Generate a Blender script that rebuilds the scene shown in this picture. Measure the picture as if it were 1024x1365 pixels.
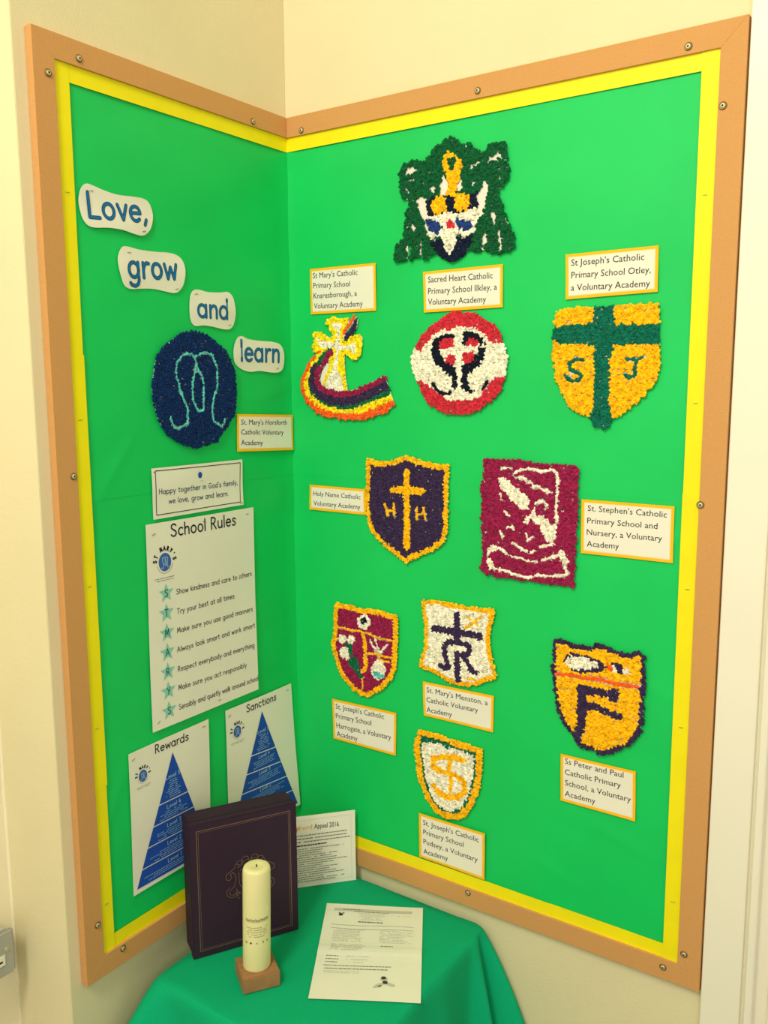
import bpy, bmesh, math, random
from mathutils import Vector, Matrix
for o in list(bpy.data.objects): bpy.data.objects.remove(o)
random.seed(7)
SC = bpy.context.scene; COL = SC.collection
PI = math.pi
# ------------------------------------------------------------------ camera
cam = bpy.data.cameras.new('camera'); camo = bpy.data.objects.new('camera', cam); COL.objects.link(camo)
cam.sensor_fit = 'VERTICAL'; cam.sensor_height = 36; cam.lens = 30.9712
cam.clip_start = .01
camo.matrix_world = Matrix(((0.825832, -0.077934, 0.558505, 0.944346), (0.563895, 0.1229, -0.816651, -1.11334), (-0.004995, 0.989354, 0.145441, 0.7951), (0.0, 0.0, 0.0, 1.0)))
SC.camera = camo
# ------------------------------------------------------------------ world, lamps, exposure
w = bpy.data.worlds.new('world'); SC.world = w; w.use_nodes = True
bg = w.node_tree.nodes['Background']; bg.inputs[0].default_value = (1, .955, .83, 1); bg.inputs[1].default_value = .66
def area(name, loc, target, size, sy, power, col):
    l = bpy.data.lights.new(name, 'AREA'); l.shape = 'RECTANGLE'; l.size = size; l.size_y = sy
    l.energy = power; l.color = col
    o = bpy.data.objects.new(name, l); COL.objects.link(o); o.location = loc
    o.rotation_euler = (Vector(target)-Vector(loc)).to_track_quat('-Z', 'Y').to_euler(); return o
area('ceiling_lamp', (.62, -1.95, 2.12), (.35, -.25, .3), .45, .9, 34, (1, .97, .87))
area('fill_light', (1.55, -1.7, 1.15), (.45, -.2, .4), .5, .5, 7, (1, .97, .88))  # weak fill light added for general brightness, not a fixture of the hall
SC.view_settings.view_transform = 'Standard'; SC.view_settings.look = 'None'
SC.view_settings.gamma = 1; SC.view_settings.use_curve_mapping = False
SC.view_settings.exposure = 0.0
# ------------------------------------------------------------------ materials
def lin(c):
    return tuple(((x/255)/12.92 if x/255 <= .04045 else ((x/255+.055)/1.055)**2.4) for x in c)+(1,)
MATS = {}
def mat(name, rgb, rough=.8, var=.0, vscale=60, bump=0, bscale=300, spec=.3, metal=0, grain=None, sheen=0, sub=0):
    if name in MATS: return MATS[name]
    m = bpy.data.materials.new(name); m.use_nodes = True; nt = m.node_tree; b = nt.nodes['Principled BSDF']
    b.inputs['Roughness'].default_value = rough; b.inputs['Metallic'].default_value = metal
    b.inputs['Specular IOR Level'].default_value = spec
    c = lin(rgb); b.inputs['Base Color'].default_value = c
    if sub: b.inputs['Subsurface Weight'].default_value = sub; b.inputs['Subsurface Radius'].default_value = (.02, .012, .006); b.inputs['Subsurface Scale'].default_value = .5
    tc = nt.nodes.new('ShaderNodeTexCoord')
    if var:
        mp = nt.nodes.new('ShaderNodeMapping'); nt.links.new(tc.outputs['Object'], mp.inputs[0])
        if grain: mp.inputs['Scale'].default_value = grain
        n = nt.nodes.new('ShaderNodeTexNoise'); n.inputs['Scale'].default_value = vscale; n.inputs['Detail'].default_value = 4
        nt.links.new(mp.outputs[0], n.inputs[0])
        r = nt.nodes.new('ShaderNodeMapRange'); r.inputs[1].default_value = .3; r.inputs[2].default_value = .7
        r.inputs[3].default_value = 1-var; r.inputs[4].default_value = 1+var; nt.links.new(n.outputs[0], r.inputs[0])
        h = nt.nodes.new('ShaderNodeHueSaturation'); h.inputs['Color'].default_value = c
        nt.links.new(r.outputs[0], h.inputs['Value']); nt.links.new(h.outputs[0], b.inputs['Base Color'])
    if bump:
        n2 = nt.nodes.new('ShaderNodeTexNoise'); n2.inputs['Scale'].default_value = bscale; n2.inputs['Detail'].default_value = 3
        nt.links.new(tc.outputs['Object'], n2.inputs[0])
        bp = nt.nodes.new('ShaderNodeBump'); bp.inputs['Strength'].default_value = bump; bp.inputs['Distance'].default_value = .002
        nt.links.new(n2.outputs[0], bp.inputs['Height']); nt.links.new(bp.outputs[0], b.inputs['Normal'])
    MATS[name] = m; return m
M_wall = mat('cream_wall_paint', (226, 214, 168), .7, .02, 8, .15, 250)
M_gloss = mat('gloss_cream_paint', (240, 234, 208), .25, .015, 6, .12, 25, .5)
M_return = mat('pale_wall_paint', (244, 234, 196), .6, .02, 8, .1, 200)
M_frame = mat('cork_brown_board', (208, 152, 88), .85, .10, 900, .25, 1200)
M_edge = mat('pale_sawn_edge', (232, 190, 128), .85, .06, 500, .2, 900)
M_green = mat('green_backing_paper', (0, 198, 90), .58, .05, 7, .22, 16, .4)
M_yellow = mat('yellow_border_paper', (244, 228, 4), .55, .03, 30, .10, 60, .35)
M_paper = mat('white_paper', (236, 231, 208), .8, .015, 20, .05, 60)
M_card = mat('white_card', (234, 228, 206), .8)
M_lyel = mat('golden_yellow_card', (250, 188, 22), .7, .03, 60)
M_peach = mat('peach_print', (250, 216, 150), .8)
M_ink = mat('black_ink', (28, 30, 34), .8)
M_grey = mat('grey_ink', (120, 122, 112), .8)
M_lgrey = mat('pale_grey_ink', (196, 194, 172), .8)
M_blueink = mat('blue_ink', (16, 108, 160), .7)
M_outl = mat('dark_blue_ink', (14, 52, 92), .7)
M_txtblue = mat('deep_blue_ink', (20, 62, 96), .7)
M_star = mat('mint_print', (140, 204, 176), .8)
M_tri = mat('royal_blue_print', (24, 76, 168), .75, .06, 12)
M_logo = mat('violet_blue_print', (62, 96, 170), .8)
M_pale = mat('pale_blue_ink', (150, 190, 214), .8)
M_sage = mat('sage_ink', (150, 160, 110), .8)
M_metal = mat('screw_metal', (206, 198, 160), .5, 0, metal=.6)
M_brass = mat('aged_brass', (140, 112, 66), .5, 0, metal=.6)
M_hole = mat('screw_recess', (20, 18, 14), .8)
M_staple = mat('staple_wire', (170, 168, 150), .35, 0, metal=1)
M_cloth = mat('green_table_cloth', (0, 168, 112), .9, .04, 500, .35, 1500, .2)
M_book = mat('plum_book_cloth', (48, 27, 46), .7, .06, 900, .3, 1600, .3)
M_gilt = mat('dull_gilt_line', (150, 118, 92), .45, 0, metal=.5)
M_wax = mat('ivory_wax', (232, 224, 160), .45, .015, 30, .06, 60, .4, sub=.25)
M_wood = mat('oak_block', (160, 116, 74), .6, .18, 40, .15, 200, .3, grain=(1, 9, 1))
M_wick = mat('burnt_wick', (22, 18, 14), .9)
M_decal = mat('olive_print', (138, 136, 92), .8)
M_decal2 = mat('dark_olive_print', (60, 66, 44), .8)
M_sock = mat('grey_socket_enamel', (168, 168, 150), .45, .02, 30)
M_insert = mat('white_socket_plastic', (232, 228, 200), .4)
M_floor = mat('dark_carpet', (92, 84, 70), .95, .15, 400)
M_ceil = mat('white_ceiling', (238, 232, 212), .9)
M_tabletop = mat('beech_table_top', (196, 158, 104), .5, .1, 30, grain=(1, 8, 1))
M_leg = mat('steel_leg', (120, 120, 120), .4, metal=.8)
M_door = mat('brown_door_veneer', (120, 84, 50), .5, .15, 20, grain=(8, 8, 1))
TIS = dict(gold=(253, 186, 14), yellow=(250, 222, 22), white=(240, 233, 206), navy=(18, 28, 50), navyblue=(14, 44, 92), turq=(92, 198, 184),
           dkgreen=(12, 88, 48), green=(8, 104, 66), tealgreen=(8, 104, 80), purple=(58, 42, 74), maroon=(150, 30, 72), red=(206, 46, 60),
           orange=(252, 98, 30), blue=(34, 62, 122), black=(16, 24, 38))
def tissue(c): return mat(c+'_tissue_paper', TIS[c], .85, .34, 190, 0, spec=.15)
# ------------------------------------------------------------------ mesh helpers
def link(name, verts, faces, m, parent=None, smooth=False):
    me = bpy.data.meshes.new(name); me.from_pydata([tuple(v) for v in verts], [], faces)
    for x in (m if isinstance(m, (list, tuple)) else [m]): me.materials.append(x)
    if smooth: me.polygons.foreach_set('use_smooth', [True]*len(me.polygons))
    me.update(); o = bpy.data.objects.new(name, me); COL.objects.link(o)
    if parent: o.parent = parent
    return o
def from_bm(name, bm, m, parent=None, smooth=False):
    me = bpy.data.meshes.new(name); bmesh.ops.recalc_face_normals(bm, faces=bm.faces); bm.to_mesh(me); bm.free()
    for x in (m if isinstance(m, (list, tuple)) else [m]): me.materials.append(x)
    if smooth: me.polygons.foreach_set('use_smooth', [True]*len(me.polygons))
    o = bpy.data.objects.new(name, me); COL.objects.link(o)
    if parent: o.parent = parent
    return o
def box(name, a, b, m, parent=None, bevel=0):
    bm = bmesh.new(); bmesh.ops.create_cube(bm, size=1)
    for v in bm.verts: v.co = Vector([(a[i]+b[i])/2+v.co[i]*(b[i]-a[i]) for i in range(3)])
    if bevel: bmesh.ops.bevel(bm, geom=bm.edges[:], offset=bevel, segments=2, affect='EDGES')
    return from_bm(name, bm, m, parent)
def prism(name, poly, z0, z1, m, parent=None, bevel=0):
    bm = bmesh.new(); vs = [bm.verts.new((x, y, z0)) for x, y in poly]; f = bm.faces.new(vs)
    r = bmesh.ops.extrude_face_region(bm, geom=[f]); bmesh.ops.translate(bm, verts=[g for g in r['geom'] if isinstance(g, bmesh.types.BMVert)], vec=(0, 0, z1-z0))
    if bevel: bmesh.ops.bevel(bm, geom=bm.edges[:], offset=bevel, segments=1, affect='EDGES')
    bmesh.ops.triangulate(bm, faces=[f for f in bm.faces if len(f.verts) > 4])
    return from_bm(name, bm, m, parent)
def thing(name, label, cat, mw=None, group=None):
    o = bpy.data.objects.new(name, None); COL.objects.link(o); o.empty_display_size = .02
    if mw is not None: o.matrix_world = mw
    o['label'] = label; o['category'] = cat
    if group: o['group'] = group
    return o
def struct(o): o['kind'] = 'structure'; return o
def wall_mat(pl, u, v, dep=0):   # local X = along the wall, Y = up, Z = out of the wall
    if pl == 'R': return Matrix(((1, 0, 0, u), (0, 0, -1, -dep), (0, 1, 0, v), (0, 0, 0, 1)))
    return Matrix(((0, 0, 1, dep), (1, 0, 0, u), (0, 1, 0, v), (0, 0, 0, 1)))
# ------------------------------------------------------------------ stroke lettering
def arc(cx, cy, rx, ry, a0, a1, n=9):
    return [(cx+rx*math.cos(math.radians(a0+(a1-a0)*i/n)), cy+ry*math.sin(math.radians(a0+(a1-a0)*i/n))) for i in range(n+1)]
O_ = lambda cx: arc(cx, .31, .26, .31, 0, 360, 14)
ARCH = lambda x: [(x, .38), (x+.08, .54), (x+.22, .62), (x+.36, .58), (x+.42, .42), (x+.42, 0)]
G = {
 'a': (.66, [O_(.28), [(.54, .62), (.54, 0)]]), 'b': (.66, [[(.06, 1), (.06, 0)], O_(.32)]), 'c': (.54, [arc(.3, .31, .26, .31, 50, 310)]),
 'd': (.66, [O_(.28), [(.54, 1), (.54, 0)]]), 'e': (.62, [[(.04, .33)]+arc(.3, .31, .26, .31, 5, 315, 12)]),
 'f': (.42, [[(.4, .96), (.3, 1), (.21, .94), (.18, .8), (.18, 0)], [(.02, .6), (.36, .6)]]),
 'g': (.66, [O_(.28), [(.54, .62), (.54, -.12), (.48, -.28), (.32, -.36), (.14, -.32), (.06, -.24)]]),
 'h': (.58, [[(.06, 1), (.06, 0)], ARCH(.06)]), 'i': (.18, [[(.07, .62), (.07, 0)], [(.07, .84), (.07, .88)]]),
 'k': (.52, [[(.06, 1), (.06, 0)], [(.42, .62), (.08, .26)], [(.18, .36), (.46, 0)]]), 'l': (.18, [[(.07, 1), (.07, 0)]]),
 'm': (.92, [[(.06, .62), (.06, 0)], ARCH(.06)[:4]+[(.42, .42), (.42, 0)], [(x+.36, y) for x, y in ARCH(.06)]]),
 'n': (.58, [[(.06, .62), (.06, 0)], ARCH(.06)]), 'o': (.64, [O_(.3)]), 'p': (.66, [[(.06, .62), (.06, -.36)], O_(.32)]),
 'q': (.66, [O_(.28), [(.54, .62), (.54, -.36)]]), 'r': (.42, [[(.06, .62), (.06, 0)], [(.06, .36), (.14, .54), (.26, .62), (.38, .6)]]),
 's': (.5, [[(.42, .52), (.3, .62), (.14, .6), (.07, .48), (.16, .37), (.34, .28), (.42, .15), (.32, .02), (.14, 0), (.03, .1)]]),
 't': (.46, [[(.19, .92), (.19, .1), (.27, 0), (.38, .03)], [(.02, .62), (.38, .62)]]),
 'u': (.6, [[(.06, .62), (.06, .2), (.14, .04), (.28, 0), (.42, .08), (.5, .24)], [(.5, .62), (.5, 0)]]),
 'v': (.5, [[(.02, .62), (.24, 0), (.46, .62)]]), 'w': (.76, [[(.02, .62), (.18, 0), (.36, .5), (.54, 0), (.7, .62)]]),
 'x': (.5, [[(.02, .62), (.44, 0)], [(.44, .62), (.02, 0)]]), 'y': (.56, [[(.02, .62), (.27, .03)], [(.5, .62), (.14, -.36)]]),
 'z': (.5, [[(.03, .62), (.42, .62), (.03, 0), (.44, 0)]]),
 ',': (.24, [[(.12, .08), (.03, -.14)]]), '.': (.2, [[(.06, .02), (.06, .03)]]), "'": (.18, [[(.08, 1), (.05, .8)]]), ' ': (.36, []),
 'S': (.66, [[(.54, .86), (.42, .98), (.22, .98), (.08, .86), (.1, .66), (.3, .52), (.5, .4), (.56, .2), (.42, .02), (.2, 0), (.04, .14)]]),
 'T': (.68, [[(.3, 1), (.3, 0)], [(.0, 1), (.62, 1)]]), 'M': (.86, [[(.05, 0), (.14, 1), (.4, .2), (.66, 1), (.76, 0)]]),
 'A': (.78, [[(.02, 0), (.36, 1), (.7, 0)], [(.14, .34), (.58, .34)]]), 'R': (.66, [[(.06, 0), (.06, 1), (.34, .98), (.5, .84), (.46, .6), (.3, .48), (.06, .46)], [(.26, .46), (.58, 0)]]),
 'Y': (.66, [[(.02, 1), (.3, .46)], [(.6, 1), (.22, 0)]]), 'L': (.6, [[(.08, 1), (.06, 0), (.54, .0)]]),
 'H': (.72, [[(.06, 1), (.06, 0)], [(.6, 1), (.6, 0)], [(.06, .5), (.6, .5)]]),
 'G': (.76, [[(.6, .86), (.44, .98), (.22, .94), (.06, .7), (.04, .36), (.18, .08), (.42, 0), (.6, .12), (.64, .4), (.4, .4)]]),
 '1': (.36, [[(.04, .8), (.2, 1), (.2, 0)]]), '2': (.6, [[(.05, .82), (.2, .99), (.42, .95), (.48, .72), (.3, .4), (.03, 0), (.52, 0)]]),
 '3': (.58, [[(.06, .92), (.28, 1), (.46, .86), (.4, .6), (.22, .54), (.44, .46), (.5, .2), (.34, .01), (.04, .06)]]),
 '4': (.6, [[(.34, 1), (.04, .34), (.54, .34)], [(.38, .7), (.38, 0)]]), '5': (.58, [[(.48, 1), (.12, 1), (.08, .58), (.3, .62), (.48, .44), (.46, .16), (.28, 0), (.04, .08)]]),
}
def strokes(text):
    x = 0; out = []
    for ch in text:
        adv, ss = G[ch]
        for s in ss: out.append([(px+x, py) for px, py in s])
        x += adv+.10
    return out, x-.10-.06
def ribbon(V, F, pts, hw, tf, z, cap=6):
    """a flat round-ended pen line through pts"""
    n = len(pts)
    for i, (x, y) in enumerate(pts):
        b = len(V); k = 8 if hw > .0006 else 6
        for j in range(k): V.append(tf(x+hw*math.cos(2*PI*j/k), y+hw*math.sin(2*PI*j/k), z))
        F.append(tuple(range(b, b+k)))
        if i+1 < n:
            x2, y2 = pts[i+1]; dx, dy = x2-x, y2-y; l = math.hypot(dx, dy)
            if l < 1e-7: continue
            ox, oy = -dy/l*hw, dx/l*hw; b = len(V)
            V += [tf(x-ox, y-oy, z), tf(x2-ox, y2-oy, z), tf(x2+ox, y2+oy, z), tf(x+ox, y+oy, z)]; F.append((b, b+1, b+2, b+3))
def stroke_text(V, F, text, a, b, cap, tf, z, pen):
    """text whose baseline runs from a to b; cap = cap height; pen = half width"""
    ss, wd = strokes(text); dx, dy = b[0]-a[0], b[1]-a[1]; L = math.hypot(dx, dy); sx = L/wd; ux, uy = dx/L, dy/L
    for s in ss: ribbon(V, F, [(a[0]+x*sx*ux-y*cap*uy, a[1]+x*sx*uy+y*cap*ux) for x, y in s], pen, tf, z)
_fc = {}
def font_text(V, F, text, a, b, cap, tf, z):
    """text in the built-in sans, stretched between a and b"""
    if text not in _fc:
        cu = bpy.data.curves.new('t', 'FONT'); cu.body = text; cu.resolution_u = 2; ob = bpy.data.objects.new('t', cu); COL.objects.link(ob)
        dg = bpy.context.evaluated_depsgraph_get(); me = bpy.data.meshes.new_from_object(ob.evaluated_get(dg))
        _fc[text] = ([v.co.to_2d() for v in me.vertices], [tuple(p.vertices) for p in me.polygons])
        bpy.data.objects.remove(ob); bpy.data.curves.remove(cu); bpy.data.meshes.remove(me)
    vs, fs = _fc[text]; x0 = min(v.x for v in vs); x1 = max(v.x for v in vs)
    dx, dy = b[0]-a[0], b[1]-a[1]; L = math.hypot(dx, dy); sx = L/(x1-x0); ux, uy = dx/L, dy/L; sy = cap*1.05/.729; o = len(V)
    for v in vs:
        x = (v.x-x0)*sx; y = v.y*sy; V.append(tf(a[0]+x*ux-y*uy, a[1]+x*uy+y*ux, z))
    F += [tuple(i+o for i in f) for f in fs]
def word_rows(V, F, x0, x1, y, h, tf, z, rnd, dens=.85):
    """a line of print too small to read: word-long dashes"""
    x = x0
    while x < x1:
        l = min(rnd.uniform(.0015, .0055), x1-x)
        if rnd.random() < dens:
            b = len(V); V += [tf(x, y, z), tf(x+l, y, z), tf(x+l, y+h, z), tf(x, y+h, z)]; F.append((b, b+1, b+2, b+3))
        x += l+.0009
# ------------------------------------------------------------------ pages on a wall
class Page:
    """a sheet with four corners (mm along / up the wall), centred on its own origin; bow = how far it stands off the board"""
    def __init__(s, name, label, cat, pl, quad, bow=.0012, base=.0095, group=None, mats=None, m=None, seed=1, corner_dep=(0, 0, 0, 0), thing_matrix=None):
        q = [(x/1000, y/1000) for x, y in quad]
        s.c = (sum(x for x, y in q)/4, sum(y for x, y in q)/4); s.q = [(x-s.c[0], y-s.c[1]) for x, y in q]
        s.cd = corner_dep; s.r = random.Random(seed); s.bow = bow; s.ph = [s.r.uniform(0, 6) for _ in range(4)]
        s.t = thing(name, label, cat, thing_matrix if thing_matrix is not None else wall_mat(pl, s.c[0], s.c[1], base), group)
        s.t_w = math.dist(q[0], q[1])
    def lift(s, a, b):
        tl, tr, br, bl = s.cd
        e = (1-a)*(1-b)*tl+a*(1-b)*tr+a*b*br+(1-a)*b*bl
        w = .5+.5*math.sin(3.1*a+2.3*b*1.7+s.ph[0])*math.cos(2.2*b-1.6*a+s.ph[1])
        return .0004+s.bow*w+e
    def ab(s, x, y):   # approximate inverse of the bilinear map
        q = s.q; a = b = .5
        for _ in range(4):
            px = (1-a)*(1-b)*q[0][0]+a*(1-b)*q[1][0]+a*b*q[2][0]+(1-a)*b*q[3][0]; py = (1-a)*(1-b)*q[0][1]+a*(1-b)*q[1][1]+a*b*q[2][1]+(1-a)*b*q[3][1]
            dax = (1-b)*(q[1][0]-q[0][0])+b*(q[2][0]-q[3][0]); day = (1-b)*(q[1][1]-q[0][1])+b*(q[2][1]-q[3][1])
            dbx = (1-a)*(q[3][0]-q[0][0])+a*(q[2][0]-q[1][0]); dby = (1-a)*(q[3][1]-q[0][1])+a*(q[2][1]-q[1][1])
            D = dax*dby-day*dbx; ex, ey = x-px, y-py; a += (ex*dby-ey*dbx)/D; b += (dax*ey-day*ex)/D
        return a, b
    def tf(s, X, Y, z):     # X, Y in metres in wall coordinates
        x, y = X-s.c[0], Y-s.c[1]; a, b = s.ab(x, y); return (x, y, s.lift(min(max(a, 0), 1), min(max(b, 0), 1))+z)
    def pt(s, a, b, z=0):
        q = s.q; x = (1-a)*(1-b)*q[0][0]+a*(1-b)*q[1][0]+a*b*q[2][0]+(1-a)*b*q[3][0]; y = (1-a)*(1-b)*q[0][1]+a*(1-b)*q[1][1]+a*b*q[2][1]+(1-a)*b*q[3][1]
        return (x, y, s.lift(a, b)+z)
    def wall(s, a, b): p = s.pt(a, b); return (p[0]+s.c[0], p[1]+s.c[1])
    def sheet(s, name, m, z0=0, th=.00035, inset=0, n=14, parent=True):
        V = []; F = []; H = abs(s.q[0][1]-s.q[3][1]); ia = inset/s.t_w; ib = inset/H
        for k in (0, 1):
            for j in range(n+1):
                for i in range(n+1):
                    a = ia+(1-2*ia)*i/n; b = ib+(1-2*ib)*j/n; V.append(s.pt(a, b, z0+(th if k else 0)))
        N = (n+1)**2
        for j in range(n):
            for i in range(n):
                p = j*(n+1)+i; F.append((p+N, p+N+n+1, p+N+n+2, p+N+1)); F.append((p, p+1, p+n+2, p+n+1))
        for i in range(n):
            for p, q in ((i, i+1), (N-n-1+i+1, N-n-1+i), ((i+1)*(n+1), i*(n+1)), (i*(n+1)+n, (i+1)*(n+1)+n)): F.append((p, q, q+N, p+N))
        o = link(name, V, F, m, s.t); return o
    def mesh(s, name, m, V, F): return link(name, V, F, m, s.t)
    def staple(s, a, b, ang=0, ln=.006):
        x, y, z = s.pt(a, b, .0006); c, d = math.cos(ang)*ln/2, math.sin(ang)*ln/2; h = .00035; ox, oy = -d/ln*2*h, c/ln*2*h
        V = [(x-c-ox, y-d-oy, z), (x+c-ox, y+d-oy, z), (x+c+ox, y+d+oy, z), (x-c+ox, y-d+oy, z)]
        V += [(p[0]*.9+x*.1, p[1]*.9+y*.1, p[2]+.0006) for p in V]
        F = [(4, 5, 6, 7), (0, 1, 5, 4), (1, 2, 6, 5), (2, 3, 7, 6), (3, 0, 4, 7)]
        link('staple', V, F, M_staple, s.t)
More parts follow.
